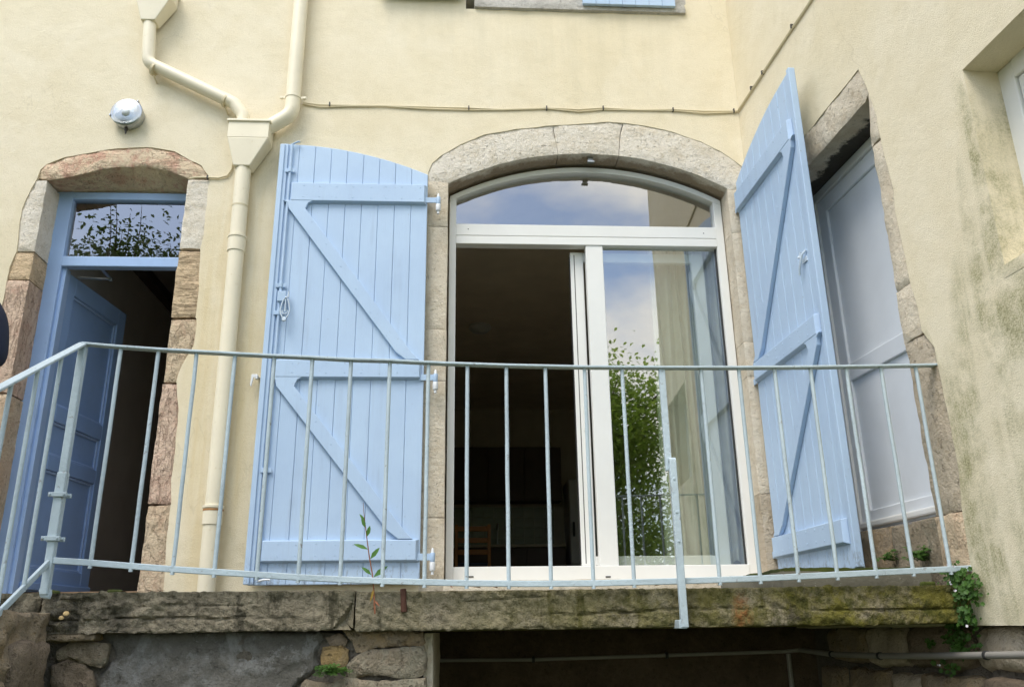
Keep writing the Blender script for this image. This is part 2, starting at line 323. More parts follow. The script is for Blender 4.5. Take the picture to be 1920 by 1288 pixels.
glass('glass_window', 3.2, (0.80, 0.84, 0.80)); glass('glass_sash', 1.6, (0.88, 0.91, 0.88)); glass('glass_transom', 3.0, (0.7, 0.72, 0.7)); glass('glass_lamp', 2.1, (0.93, 0.95, 0.96))

# ------------------------------------------------------------------ objects
def link(o, parent=None):
    COL.objects.link(o)
    if parent is not None: o.parent = parent
    return o
def meta(o, label=None, cat=None, group=None, kind=None):
    if label: o['label'] = label
    if cat: o['category'] = cat
    if group: o['group'] = group
    if kind: o['kind'] = kind
    return o
def thing(name, label, cat, group=None):
    return meta(link(bpy.data.objects.new(name, None)), label, cat, group)
class MB:
    def __init__(s): s.v = []; s.f = []
    def add(s, vs, fs):
        k = len(s.v); s.v += [tuple(p) for p in vs]; s.f += [tuple(i+k for i in f) for f in fs]; return s
    def hexa(s, p):     # 8 points, bottom ring then top ring
        return s.add(p, [(3, 2, 1, 0), (4, 5, 6, 7), (0, 1, 5, 4), (1, 2, 6, 5), (2, 3, 7, 6), (3, 0, 4, 7)])
    def box(s, x0, x1, y0, y1, z0, z1, T=None):
        p = [(x0, y0, z0), (x1, y0, z0), (x1, y1, z0), (x0, y1, z0), (x0, y0, z1), (x1, y0, z1), (x1, y1, z1), (x0, y1, z1)]
        if T: p = [T(*q) for q in p]
        return s.hexa(p)
    def prism(s, loop, T, d0, d1):   # 2D loop (u, v) extruded from d0 to d1
        k = len(loop); a = [T(u, v, d0) for u, v in loop]; c = [T(u, v, d1) for u, v in loop]
        return s.add(a+c, [tuple(range(k)), tuple(range(2*k-1, k-1, -1))]+[(i, (i+1) % k, k+(i+1) % k, k+i) for i in range(k)])
    def tube(s, pts, r, seg=10, caps=True, flat=None):
        pts = [Vector(p) for p in pts]; rs = r if isinstance(r, (list, tuple)) else [r]*len(pts)
        vs, fs = [], []; prev = None
        for i, p in enumerate(pts):
            d = (pts[min(i+1, len(pts)-1)]-pts[max(i-1, 0)]).normalized()
            if prev is None:
                a = d.orthogonal() if abs(d.z) > .95 else d.cross(Vector((0, 0, 1)))
            else: a = prev - d*prev.dot(d)
            a.normalize(); prev = a; bb = d.cross(a)
            for k in range(seg):
                t = 2*pi*k/seg; vs.append(p + (a*cos(t)+bb*sin(t))*rs[i])
        for i in range(len(pts)-1):
            for k in range(seg):
                fs.append((i*seg+k, i*seg+(k+1) % seg, (i+1)*seg+(k+1) % seg, (i+1)*seg+k))
        if caps: fs += [tuple(range(seg-1, -1, -1)), tuple(range((len(pts)-1)*seg, len(pts)*seg))]
        return s.add(vs, fs)
    def bar(s, pts, wdt, hgt, upv=Vector((0, 0, 1))):   # rectangular section swept along a polyline
        pts = [Vector(p) for p in pts]; vs, fs = [], []
        for i, p in enumerate(pts):
            d = (pts[min(i+1, len(pts)-1)]-pts[max(i-1, 0)]).normalized()
            sd_ = d.cross(upv).normalized(); u = sd_.cross(d)
            for a, c in ((-1, -1), (1, -1), (1, 1), (-1, 1)): vs.append(p + sd_*a*wdt/2 + u*c*hgt/2)
        for i in range(len(pts)-1):
            for k in range(4): fs.append((i*4+k, i*4+(k+1) % 4, (i+1)*4+(k+1) % 4, (i+1)*4+k))
        e = (len(pts)-1)*4
        return s.add(vs, fs+[(3, 2, 1, 0), (e, e+1, e+2, e+3)])
    def lathe(s, prof, o, ax, seg=24):   # prof (radius, along)
        ax = Vector(ax).normalized(); a = ax.orthogonal().normalized(); bb = ax.cross(a); o = Vector(o); vs, fs = [], []
        for r, h in prof:
            for k in range(seg):
                t = 2*pi*k/seg; vs.append(o + ax*h + (a*cos(t)+bb*sin(t))*r)
        for i in range(len(prof)-1):
            for k in range(seg): fs.append((i*seg+k, i*seg+(k+1) % seg, (i+1)*seg+(k+1) % seg, (i+1)*seg+k))
        return s.add(vs, fs+[tuple(range(seg-1, -1, -1)), tuple(range((len(prof)-1)*seg, len(prof)*seg))])
    def leaf(s, p, d, nrm, L, wd, fold=0.15):
        d = d.normalized(); sd_ = d.cross(nrm); sd_ = sd_.normalized() if sd_.length > 1e-4 else d.orthogonal().normalized(); u = sd_.cross(d)
        m1 = p+d*L*.42; q = [p, m1-sd_*wd*.5+u*wd*fold, p+d*L*.75-sd_*wd*.36+u*wd*fold*.6-u*L*.05, p+d*L-u*L*.12, p+d*L*.75+sd_*wd*.36+u*wd*fold*.6-u*L*.05, m1+sd_*wd*.5+u*wd*fold, m1, p+d*L*.75-u*L*.05]
        return s.add(q, [(0, 6, 1), (1, 6, 7, 2), (2, 7, 3), (0, 5, 6), (5, 4, 7, 6), (4, 3, 7)])
    def build(s, name, mat, parent=None, bevel=0.0, smooth=False, segs=2, recalc=True):
        me = bpy.data.meshes.new(name); me.from_pydata(s.v, [], s.f)
        if recalc:
            bm = bmesh.new(); bm.from_mesh(me); bmesh.ops.recalc_face_normals(bm, faces=bm.faces); bm.to_mesh(me); bm.free()
        me.materials.append(MATS[mat] if isinstance(mat, str) else mat)
        o = link(bpy.data.objects.new(name, me), parent)
        if bevel > 0:
            md = o.modifiers.new('bevel', 'BEVEL'); md.width = bevel; md.segments = segs; md.limit_method = 'ANGLE'; md.angle_limit = radians(40); md.harden_normals = False
        if smooth:
            for p in me.polygons: p.use_smooth = True
            if bevel == 0:
                try:
                    me.set_sharp_from_angle(angle=radians(42))
                except Exception: pass
        return o
def N3(p, sc, seed=0.0): return noise.noise(Vector(p)*sc + Vector((seed*7.3, seed*3.7, seed*5.1)))
def FBM(p, sc, seed=0.0, oc=4):
    return noise.fractal(Vector(p)*sc + Vector((seed*7.3, seed*3.7, seed*5.1)), 0.9, 2.1, oc)
def inside(pt, loop):
    x, y = pt; c = False; k = len(loop); j = k-1
    for i in range(k):
        xi, yi = loop[i]; xj, yj = loop[j]
        if (yi > y) != (yj > y) and x < (xj-xi)*(y-yi)/(yj-yi)+xi: c = not c
        j = i
    return c
def densify(loop, step, jit=0.0, seed=0, closed=True):
    out = []; k = len(loop)
    for i in range(k if closed else k-1):
        a = Vector(loop[i]); c = Vector(loop[(i+1) % k]); L = (c-a).length; m_ = max(1, int(round(L/step)))
        for j in range(m_):
            p = a.lerp(c, j/m_)
            if jit:
                p = p + Vector((N3((p.x, p.y, 0), 9, seed), N3((p.x, p.y, 5), 9, seed)))*jit + Vector((N3((p.x, p.y, 2), 37, seed), N3((p.x, p.y, 7), 37, seed)))*jit*.5
            out.append((p.x, p.y))
    return out
def segdist(p, loop):
    best = 1e9; px, py = p; k = len(loop)
    for i in range(k):
        ax, ay = loop[i]; bx, by = loop[(i+1) % k]; dx, dy = bx-ax, by-ay; L = dx*dx+dy*dy
        t = 0 if L == 0 else max(0, min(1, ((px-ax)*dx+(py-ay)*dy)/L)); q = (px-ax-dx*t)**2+(py-ay-dy*t)**2
        if q < best: best = q
    return sqrt(best)
def cdt(loops, grid, margin=0.4, jitter=0.3, seed=1):
    rnd = random.Random(seed); pts, eds = [], []
    for lp in loops:
        k = len(pts); pts += [Vector(p) for p in lp]; eds += [(k+i, k+(i+1) % len(lp)) for i in range(len(lp))]
    nb = len(pts); L0 = loops[0]
    x0 = min(p[0] for p in L0); x1 = max(p[0] for p in L0); y0 = min(p[1] for p in L0); y1 = max(p[1] for p in L0)
    if grid:
        for i in range(int((x1-x0)/grid)+1):
            for j in range(int((y1-y0)/grid)+1):
                q = (x0+(i+.5+rnd.uniform(-jitter, jitter))*grid, y0+(j+.5+rnd.uniform(-jitter, jitter))*grid)
                if inside(q, L0) and not any(inside(q, h) for h in loops[1:]) and min(segdist(q, l) for l in loops) > grid*margin: pts.append(Vector(q))
    r = delaunay_2d_cdt(pts, eds, [], 0, 1e-6)
    vs = [(v.x, v.y) for v in r[0]]; fs = []
    for f in r[2]:
        c = (sum(vs[i][0] for i in f)/len(f), sum(vs[i][1] for i in f)/len(f))
        if inside(c, L0) and not any(inside(c, h) for h in loops[1:]): fs.append(tuple(f))
    return vs, fs
def slab2d(name, mat, parent, T, loops, grid, front, back, amp=0.003, rnd_edge=0.0, scale=6, seed=1, backmap=None, smooth=True, edge_sharp=False):
    """a plate of given outline (loops[1:] are holes): rough front at offset `front`, sides running back to offset `back`"""
    vs, fs = cdt(loops, grid, seed=seed); mb = MB(); P = []
    for (u, v) in vs:
        d = front + amp*FBM((u, v, seed), scale, seed) if amp else front
        if rnd_edge:
            q = segdist((u, v), loops[0])
            if q < rnd_edge: d -= (1-sqrt(max(0, 1-(1-q/rnd_edge)**2)))*rnd_edge*.9
        P.append(T(u, v, d))
    mb.add(P, fs)
    # boundary edges -> sides
    cnt = {}
    for f in fs:
        for i in range(len(f)):
            e = (f[i], f[(i+1) % len(f)]); key = tuple(sorted(e)); cnt.setdefault(key, []).append(e)
    bd = [e[0] for e in cnt.values() if len(e) == 1]; idx = {}; k0 = len(mb.v)
    for a, c in bd:
        for q in (a, c):
            if q not in idx:
                idx[q] = len(mb.v); u, v = vs[q]
                if backmap: u, v = backmap(u, v)
                mb.v.append(tuple(T(u, v, back)))
    for a, c in bd: mb.f.append((c, a, idx[a], idx[c]))
    return mb.build(name, mat, parent, smooth=smooth)
def rough_box(mb, x0, x1, y0, y1, z0, z1, res, amp, rad, seed=0, func=None, T=None):
    """closed box with subdivided, rounded and uneven faces"""
    nx, ny, nz_ = [max(1, min(700, int(round((b_-a_)/res)))) for a_, b_ in ((x0, x1), (y0, y1), (z0, z1))]
    idx = {}; vs = []; fs = []
    def vid(i, j, k):
        key = (i, j, k)
        if key not in idx:
            p = Vector((x0+(x1-x0)*i/nx, y0+(y1-y0)*j/ny, z0+(z1-z0)*k/nz_))
            q = Vector((min(max(p.x, x0+rad), x1-rad), min(max(p.y, y0+rad), y1-rad), min(max(p.z, z0+rad), z1-rad)))
            nrm = p-q
            if nrm.length > 1e-9:
                nrm.normalize(); p = q+nrm*rad
            dd = amp*FBM(p, 7, seed)+amp*.5*FBM(p, 31, seed+3)
            if func: dd += func(p, nrm)
            p = p+nrm*dd
            idx[key] = len(vs); vs.append(T(p) if T else p)
        return idx[key]
    for (na, nb_, mk) in ((nx, nz_, lambda a, c: ((a, 0, c), (a, ny, c))), (ny, nz_, lambda a, c: ((0, a, c), (nx, a, c))), (nx, ny, lambda a, c: ((a, c, 0), (a, c, nz_)))):
        for a in range(na):
            for c in range(nb_):
                for sd_ in (0, 1): fs.append(tuple(vid(*mk(*q)[sd_]) for q in ((a, c), (a+1, c), (a+1, c+1), (a, c+1))))
    return mb.add(vs, fs)
# ================================================================== LARGE STRUCTURE
g = MB(); g.add([(-400, -400, 0), (400, -400, 0), (400, 400, 0), (-400, 400, 0)], [(0, 1, 2, 3)])
meta(g.build('ground', 'grass_ground'), kind='structure')
FLOOR = 1.82
def WZ(px, Y=0.0): return W(830, px, Y)[1]
# ---- outlines of the stone surrounds (u, v) on the walls
LA_out = [W(*q) for q in ((70, 335), (76, 318), (88, 308), (121, 295), (163, 288), (205, 280), (245, 277), (285, 277), (326, 284.5), (356, 299.6), (377, 310), (389, 327.5), (392, 334))]
LA_in = [W(*q) for q in ((355, 335), (333, 325), (307.5, 317), (268, 311.5), (225, 312), (193, 315), (163, 323), (130, 330), (90, 337))]
xl = -2.825; xr = -1.885
zS = W(90, 337)[1]; zSr = W(355, 335)[1]
LJ = [[(68, 338), (59, 353), (49, 372), (42, 390), (36, 423), (31, 471)], [(31, 472), (25.6, 484), (17.5, 502), (14, 523)], [(14, 524), (10.5, 546), (1.7, 577), (-16, 640), (-24, 735)], [(-24, 737), (-40, 800), (-60, 900), (-66, 1000), (-90, 1108)]]
RJ = [[(392.5, 334.5), (388, 390), (382, 441.7), (376, 466)], [(376, 470), (372, 552.6), (367, 594.6)], [(368.6, 598), (368.6, 608.6), (363, 647), (349, 671), (335, 699), (330, 716)], [(331, 718), (332, 734), (334.7, 769), (333, 780), (329, 839), (321, 898), (321, 945)], [(320, 947), (320, 953.5), (311.5, 1016.6), (307.6, 1097), (306, 1130)]]
LJw = [[W(*q) for q in s_] for s_ in LJ]; RJw = [[W(*q) for q in s_] for s_ in RJ]
LJw[3][-1] = (LJw[3][-1][0], 1.72); RJw[4][-1] = (RJw[4][-1][0], 1.72)
hole_left = densify(sum(LJw[::-1] and [s_[::-1] for s_ in LJw[::-1]], []) + LA_out[1:-1] + sum(RJw, []), 0.05, 0.006, 3)
# main arch
AO = [W(*q) for q in ((802, 336.7), (802.7, 323), (810, 306.7), (826.7, 291.7), (863, 271.7), (906.7, 253), (966.7, 243), (1036, 235.7), (1080, 233), (1140, 229), (1169.5, 230.7), (1213, 237), (1263, 248), (1313, 265), (1353, 285), (1384, 306))]
AO.append((XC-0.006, 4.80)); AO.append((XC-0.006, 4.63))
AXC, AHW, ASP, AAP = 0.898, 0.995, 4.640, 4.900
AR = (AHW**2+(AAP-ASP)**2)/(2*(AAP-ASP))
def arcz(x, dz=0.0): return AAP-AR+sqrt(max(0, AR*AR-(x-AXC)**2))+dz
XJL, XJR = AXC-AHW, AXC+AHW
hole_main = densify([(-0.245, 1.72), (-0.25, 3.2)] + AO + [(XC-0.006, 1.72)], 0.06, 0.004, 5)
hole_up = [(0.02, 6.13), (0.02, 7.75), (1.70, 7.75), (1.70, 6.13)]
mw = slab2d('facade_wall', 'stucco', None, mainT, [[(-7, 1.69), (XC, 1.69), (XC, 8.4), (-7, 8.4)], hole_left, hole_main, hole_up], 0.24, 0.0, -0.42, 0.004, scale=0.9, seed=2)
meta(mw, 'long cream roughcast house wall with the arched french window and blue door', 'wall')
# side wall
zlint = 4.318
RO = [RW(*q) for q in ((1608.3, 131), (1614.8, 144), (1621, 157), (1628, 172), (1629, 180), (1636.5, 196), (1643, 218), (1646, 238), (1654, 272), (1665, 316), (1671, 340), (1676, 359), (1679, 400), (1696, 480), (1706, 527), (1720, 576), (1728, 620), (1751, 651), (1757, 679), (1769, 741), (1782, 800), (1797, 880), (1802, 942), (1811, 1004), (1818, 1054), (1826, 1100))]
RO[-1] = (RO[-1][0], 1.76)
RO = [(t, z) for t, z in RO]
ltop = RW(1608.3, 131)[1]
hole_rd = densify([(0.20, 1.76), (0.20, ltop-0.02)] + RO, 0.05, 0.005, 8)
RWIN = (2.262, 3.24, 3.03, 3.972)
hole_rw = [(RWIN[0], RWIN[2]), (RWIN[0], RWIN[3]), (RWIN[1], RWIN[3]), (RWIN[1], RWIN[2])]
sw = slab2d('side_wall', 'stucco_side', None, sideT, [densify([(-0.3, 1.652), (3.55, 1.652)], .05, .006, 3, False) + [(3.55, 1.652), (3.55, 8.4), (-0.3, 8.4)], hole_rd, hole_rw], 0.24, 0.0, -0.40, 0.004, scale=0.9, seed=6)
meta(sw, 'cream side wall with green algae stains, set at right angles to the facade', 'wall')
# house body above and behind, closing the wings
bm_ = MB(); bm_.box(-7.2, 9, 0.0, 11, 8.4, 8.62); r_ = bm_.build('house_roof', 'roof_tile', bevel=0.03); meta(r_, 'red brown roof over the house behind the cream facade', 'roof')
e = MB(); e.prism([(XC+0.30, 0), (XC+0.55, -3.52), (9, -3.3), (9, 0)], lambda u, v, d: Vector((u, v, d)), 8.4, 8.6)
meta(e.build('wing_roof', 'roof_tile', bevel=0.03), 'red brown roof over the projecting side wing', 'roof')
e = MB(); q = sideT(3.55, 0, 0); e.box(q.x, 9, -3.53, -3.3, 0, 8.4); meta(e.build('end_wall', 'stucco'), 'cream end wall of the side wing facing the garden', 'wall')

# ================================================================== STONE SURROUNDS
def grow(loop, c, k):   # push an outline a little away from a point, so that it slips under the stucco
    return [(u+(u-c[0])*k, v+(v-c[1])*k) for u, v in loop]
su = thing('stone_door_surround', 'ochre and pink stone surround with low arched lintel round the blue doorway', 'stone surround')
def shift_out(pts, dx): return [(u+dx, v) for u, v in pts]
lint = [(u-0.008 if u < -2.6 else (u+0.008 if u > -2.0 else u), v+0.010) for u, v in LA_out] + LA_in
def lback(u, v):
    if any(abs(u-a) < 0.06 and abs(v-c_) < 0.03 for a, c_ in LAd): return (u, 4.632)
    return (u, v)
LAd = densify(LA_in, 0.03, 0.005, 1, False)
o = slab2d('stone', 'stone_arch', su, mainT, [densify(lint, 0.03, 0.005, 1)], 0.03, -0.002, -0.27, 0.006, 0.012, 14, 3, backmap=lback)
o['label'] = 'arched ochre lintel stone with red flecks'
lm = ['stone_white', 'stone_ochre', 'stone_pink', 'stone_tan']
for i, s_ in enumerate(LJw):
    zt = s_[0][1]; zb = s_[-1][1]
    if i == 0: zt = zS
    loop = [(u-0.012, v) for u, v in s_]
    loop[0] = (loop[0][0], zt-0.002); loop[-1] = (loop[-1][0], zb+0.003)
    loop = loop + [(xl, zb+0.003), (xl, zt-0.002)]
    slab2d('stone', lm[i], su, mainT, [densify(loop, 0.035, 0.004, i)], 0.03, -0.003-0.002*(i % 2), -0.30, 0.006, 0.010, 12, 11+i)
rm = ['stone_white', 'stone_ochre', 'stone_tan', 'stone_pink', 'stone_tan']
for i, s_ in enumerate(RJw):
    zt = s_[0][1]; zb = s_[-1][1]
    if i == 0: zt = zSr
    loop = [(u+0.012, v) for u, v in s_]; loop[0] = (loop[0][0], zt-0.002); loop[-1] = (loop[-1][0], zb+0.003)
    xo = random.uniform(-.006, .006)
    loop = loop + [(xr+xo, zb+0.003), (xr+xo, zt-0.002)]
    slab2d('stone', rm[i], su, mainT, [densify(loop, 0.035, 0.006, 20+i)], 0.03, -0.003-0.002*(i % 2), -0.30, 0.008, 0.010, 12, 21+i)

su = thing('stone_window_surround', 'pale limestone arch and jambs round the white french window', 'stone surround')
def intr(a, c, k=8): return [(a+(c-a)*i/k, arcz(a+(c-a)*i/k)) for i in range(k+1)]
x1, z1 = W(1036, 235.7); x2, z2 = W(1169.5, 230.7); x1b = W(1046.7, 288.3)[0]; x2b = W(1161, 290)[0]
AOu = [(u, v+0.010) for u, v in AO]
v1 = [(AO[0][0]-.012, ASP+0.012), (AO[1][0]-.012, AO[1][1])] + [(u-.006, v+.008) for u, v in AO[2:7]] + [(x1, z1+.01), (W(1040, 257)[0], W(1040, 257)[1])] + intr(x1b, XJL, 10)
v2 = [(x1+.004, z1+.01)] + AOu[8:10] + [(x2-.004, z2+.01), W(1163, 250)] + intr(x2b-.004, x1b+.004, 6) + [(W(1040, 257)[0]+.004, W(1040, 257)[1])]
v3 = [(x2, z2+.01)] + AOu[11:17] + [(XC-.001, ASP-0.01)] + [(XJR, ASP-0.01)] + intr(XJR, x2b, 10) + [(W(1163, 250)[0]+.004, W(1163, 250)[1])]
for i, lp in enumerate((v1, v2, v3)):
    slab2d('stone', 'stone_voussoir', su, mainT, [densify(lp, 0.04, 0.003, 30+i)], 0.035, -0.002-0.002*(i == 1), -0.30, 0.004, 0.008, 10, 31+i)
zz = [ASP+0.010] + [WZ(p) for p in (424, 617, 713, 970)] + [1.72]
for i in range(5):
    lp = [(-0.262, zz[i]-.002), (XJL+random.uniform(-.004, .003), zz[i]-.002), (XJL+random.uniform(-.004, .003), zz[i+1]+.002), (-0.262, zz[i+1]+.002)]
    slab2d('stone', 'stone_pale', su, mainT, [densify(lp, 0.04, 0.003, 40+i)], 0.03, -0.002-0.002*(i % 2), -0.30, 0.004, 0.006, 10, 41+i)
zz = [ASP-0.012] + [W(1390, p)[1] for p in (436, 640, 705, 925)] + [1.72]
for i in range(5):
    lp = [(XC-.001, zz[i]-.002), (XJR, zz[i]-.002), (XJR, zz[i+1]+.002), (XC-.001, zz[i+1]+.002)]
    slab2d('stone', 'stone_pale' if i < 4 else 'stone_greyed', su, mainT, [densify(lp, 0.04, 0.003, 50+i)], 0.03, -0.002-0.002*(i % 2), -0.30, 0.004, 0.006, 10, 51+i)
# small bracket under the keystone
k = MB(); k.box(.905, .945, .055, .075, 4.855, 4.90); k.box(.90, .95, .03, .055, 4.845, 4.857); k.build('bracket', 'steel', su, 0.003)
# threshold stone under the window frame
k = MB(); rough_box(k, -0.10, 1.90, -0.12, 0.44, 1.80, 1.945, 0.05, 0.003, 0.012, 3); k.build('sill', 'stone_pale', su, smooth=True)

su = thing('stone_side_surround', 'weathered grey limestone lintel and jambs round the white panel door', 'stone surround')
tin = 1.50
lp = [(0.19, zlint), (0.19, ltop+.004)] + [(RO[0][0], RO[0][1]+.006)] + [(t+.008, z) for t, z in RO[1:4]] + [(RO[4][0]+.008, zlint+.035), (tin+0.07, zlint+.03), (tin+0.02, zlint)]
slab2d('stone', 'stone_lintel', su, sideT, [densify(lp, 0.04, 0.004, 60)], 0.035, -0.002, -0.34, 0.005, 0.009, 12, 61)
def outer(z):
    for a, c_ in zip(RO[:-1], RO[1:]):
        if c_[1] <= z <= a[1]: return a[0]+(c_[0]-a[0])*(a[1]-z)/(a[1]-c_[1])
    return RO[-1][0]
zz = [zlint+.028, RW(1660, 245)[1], RW(1690, 540)[1], RW(1722, 628)[1], RW(1785, 960)[1], 1.76]
for i in range(5):
    za, zb = zz[i]-.003, zz[i+1]+.003; rr = [za+(zb-za)*j/8 for j in range(9)]
    off = (0, .008, -.004, .006, .01)[i]
    lp = [(outer(min(z, RO[4][1]))+.012, z) for z in rr] + [(tin+off, zb), (tin+off+(.05 if i == 0 else 0), za)]
    slab2d('stone', ('stone_pale', 'stone_pale', 'stone_pale', 'stone_greyed', 'stone_tan')[i], su, sideT, [densify(lp, 0.04, 0.010 if i > 1 else 0.006, 62+i)], 0.035, -0.002-.003*(i % 2), -0.34, 0.008, 0.012, 10, 63+i)
lp = [(0.19, 1.76), (0.42, 1.76), (0.42, zlint-.002), (0.19, zlint-.002)]
slab2d('stone', 'stone_greyed', su, sideT, [densify(lp, 0.06, 0.004, 70)], 0.05, -0.003, -0.34, 0.004, 0.008, 10, 71)
# sill stones below the white door
k = MB(); rough_box(k, 0.40, 1.10, 0.02, 0.34, 1.80, 2.135, 0.03, 0.010, 0.02, 4, T=lambda p: sideT(p.x, p.z, -p.y)); k.build('stone', 'stone_rubble', su, smooth=True)
k = MB(); rough_box(k, 1.105, 1.54, 0.02, 0.34, 1.80, 2.125, 0.03, 0.012, 0.02, 5, T=lambda p: sideT(p.x, p.z, -p.y)); k.build('stone', 'stone_weathered', su, smooth=True)

# ================================================================== ROOM AND HALL BEHIND THE OPENINGS
def room(prefix, x0, x1, y0, y1, z0, z1, mw_, mc_, mf_):
    a = MB(); a.box(x0-.1, x0, y0, y1, z0-.1, z1+.1); meta(a.build(prefix+'_wall_left', mw_), kind='structure')
    a = MB(); a.box(x1, x1+.1, y0, y1, z0-.1, z1+.1); meta(a.build(prefix+'_wall_right', mw_), kind='structure')
    a = MB(); a.box(x0, x1, y1, y1+.1, z0-.1, z1+.1); meta(a.build(prefix+'_wall_back', mw_), kind='structure')
    a = MB(); a.box(x0, x1, y0, y1, z1, z1+.1); meta(a.build(prefix+'_ceiling', mc_), kind='structure')
    a = MB(); a.box(x0, x1, y0, y1, z0-.1, z0); meta(a.build(prefix+'_floor', mf_), kind='structure')
room('kitchen', -0.75, 3.6, 0.425, 7.6, 1.93, 4.95, 'room_wall', 'room_ceiling', 'room_floor')
hx = -2.86
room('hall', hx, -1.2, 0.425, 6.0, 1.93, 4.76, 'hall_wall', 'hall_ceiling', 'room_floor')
k = MB(); k.box(hx+.001, hx+.09, .43, 6, 4.67, 4.759); meta(k.build('ceiling_beam', 'dark_beam', bevel=.006), 'dark beam running along the hall ceiling above the open blue door', 'beam')

# ================================================================== FRENCH WINDOW
fw = thing('french_window', 'white framed arched french window with its sliding sash pushed aside', 'window')
Y0, Y1 = 0.16, 0.235
XL, XR = XJL+.008, XJR-.006
def arc_band(xa, xb, dz0, dz1, y0, y1, k=28):
    b_ = MB(); vs = []
    for i in range(k+1):
        x = xa+(xb-xa)*i/k
        for dz, y in ((dz0, y0), (dz1, y0), (dz1, y1), (dz0, y1)): vs.append((x, y, arcz(x, dz)))
    fs = [tuple(4*i+q_ for q_ in (0, 1, 2, 3))[::-1] if i == 0 else tuple(4*i+q_ for q_ in (0, 1, 2, 3)) for i in (0, k)]
    for i in range(k):
        for q_ in range(4): fs.append((4*i+q_, 4*i+(q_+1) % 4, 4*i+4+(q_+1) % 4, 4*i+4+q_))
    return b_.add(vs, fs)
arc_band(XL+.002, XR-.002, -0.068, -0.026, Y0-.003, Y1).build('arched_head', 'white_pvc', fw, .004)
zt0, zt1, zt2 = 4.247, 4.311, 4.402
k = MB(); k.box(XL, XL+.048, Y0, Y1, 1.95, arcz(XL+.01, -0.04)); k.build('stile', 'white_pvc', fw, .004)
k = MB(); k.box(XR-.058, XR, Y0, Y1, 1.95, arcz(XR-.01, -0.04)); k.build('stile', 'white_pvc', fw, .004)
k = MB(); k.box(XL+.046, XR-.056, Y0-.002, Y1, zt1+.002, zt2); trn = k.build('transom', 'white_pvc', fw, .004)
k = MB(); k.box(XL+.046, XR-.056, Y0-.004, Y1, zt0, zt1-.002); k.build('head_rail', 'white_pvc', fw, .004)
k = MB(); k.box(XL+.046, XR-.056, Y0-.006, Y1+.06, 1.95, 2.04); br = k.build('bottom_rail', 'white_pvc', fw, .004)
for px in (883, 1140, 1372):
    x, z = W(px, 1081, Y0); k = MB(); k.box(x-.016, x+.016, Y0-.009, Y0-.004, z-.004, z+.004); k.build('drain_slot', 'drain_slot', br)
for px, py in ((878, 430), (1319, 438)):
    p = pY(px, py, Y0); k = MB(); k.lathe([(0.004, 0), (.004, .003)], (p.x, Y0-.001, p.z), (0, -1, 0), 8); k.build('screw', 'drain_slot', trn)
k = MB(); k.box(0.878, 1.000, Y0+.004, Y1-.01, 2.038, zt0+.002); k.build('mullion', 'white_pvc', fw, .005)
# panes
k = MB(); vs = [(XL+.04+(XR-XL-.08)*i/24, Y0+.045, arcz(XL+.04+(XR-XL-.08)*i/24, -0.08)) for i in range(25)] + [(XR-.04, Y0+.045, zt2-.01), (XL+.04, Y0+.045, zt2-.01)]
k.add(vs, [tuple(range(len(vs)-1, -1, -1))]); pn = k.build('pane', 'glass_window', fw, recalc=False); pn['label'] = 'arched fanlight pane reflecting the blue sky'
k = MB(); k.add([(.995, Y0+.04, 2.03), (XR-.05, Y0+.04, 2.03), (XR-.05, Y0+.04, zt0+.01), (.995, Y0+.04, zt0+.01)], [(0, 1, 2, 3)]); k.build('pane', 'glass_window', fw, recalc=False)
k = MB(); k.box(XR-.066, XR-.056, Y0+.03, Y0+.05, 2.04, zt0); k.build('gasket', 'black_rubber', fw)
# sliding sash behind the fixed pane
SY0, SY1 = 0.248, 0.292; sx0, sx1, sz0, sz1 = 0.776, 1.745, 2.045, 4.232
sash = MB(); sash.box(sx0, sx0+.094, SY0, SY1, sz0, sz1); so_ = sash.build('sash_stile', 'white_pvc', fw, .006)
k = MB(); k.box(sx1-.09, sx1, SY0, SY1, sz0, sz1); k.build('sash_stile', 'white_pvc', fw, .006)
k = MB(); k.box(sx0+.092, sx1-.088, SY0+.002, SY1-.002, sz1-.075, sz1-.002); k.build('sash_rail', 'white_pvc', fw, .005)
k = MB(); k.box(sx0+.092, sx1-.088, SY0+.002, SY1-.002, sz0+.002, sz0+.06); k.build('sash_rail', 'white_pvc', fw, .005)
k = MB(); y = (SY0+SY1)/2; k.add([(sx0+.09, y, sz0+.05), (sx1-.085, y, sz0+.05), (sx1-.085, y, sz1-.07), (sx0+.09, y, sz1-.07)], [(0, 1, 2, 3)]); k.build('sash_pane', 'glass_sash', fw, recalc=False)
k = MB()
for z in (4.02, 3.02, 2.5): k.box(sx0-.003, sx0+.004, SY0+.012, SY0+.028, z-.05, z+.05)
k.build('lock_strip', 'drain_slot', so_)
k = MB(); k.box(sx0-.006, sx0+.001, SY0+.006, SY1-.008, 2.06, 4.2); k.build('gasket', 'black_rubber', so_)
k = MB(); k.box(sx0+.026, sx0+.031, SY0-.0015, SY0+.001, 2.06, 4.21); k.build('edge_groove', 'black_rubber', so_)
k = MB(); k.box(sx0+.05, sx0+.075, SY0-.012, SY0+.001, 2.92, 3.10); k.build('pull_handle', 'white_pvc', so_, .004)
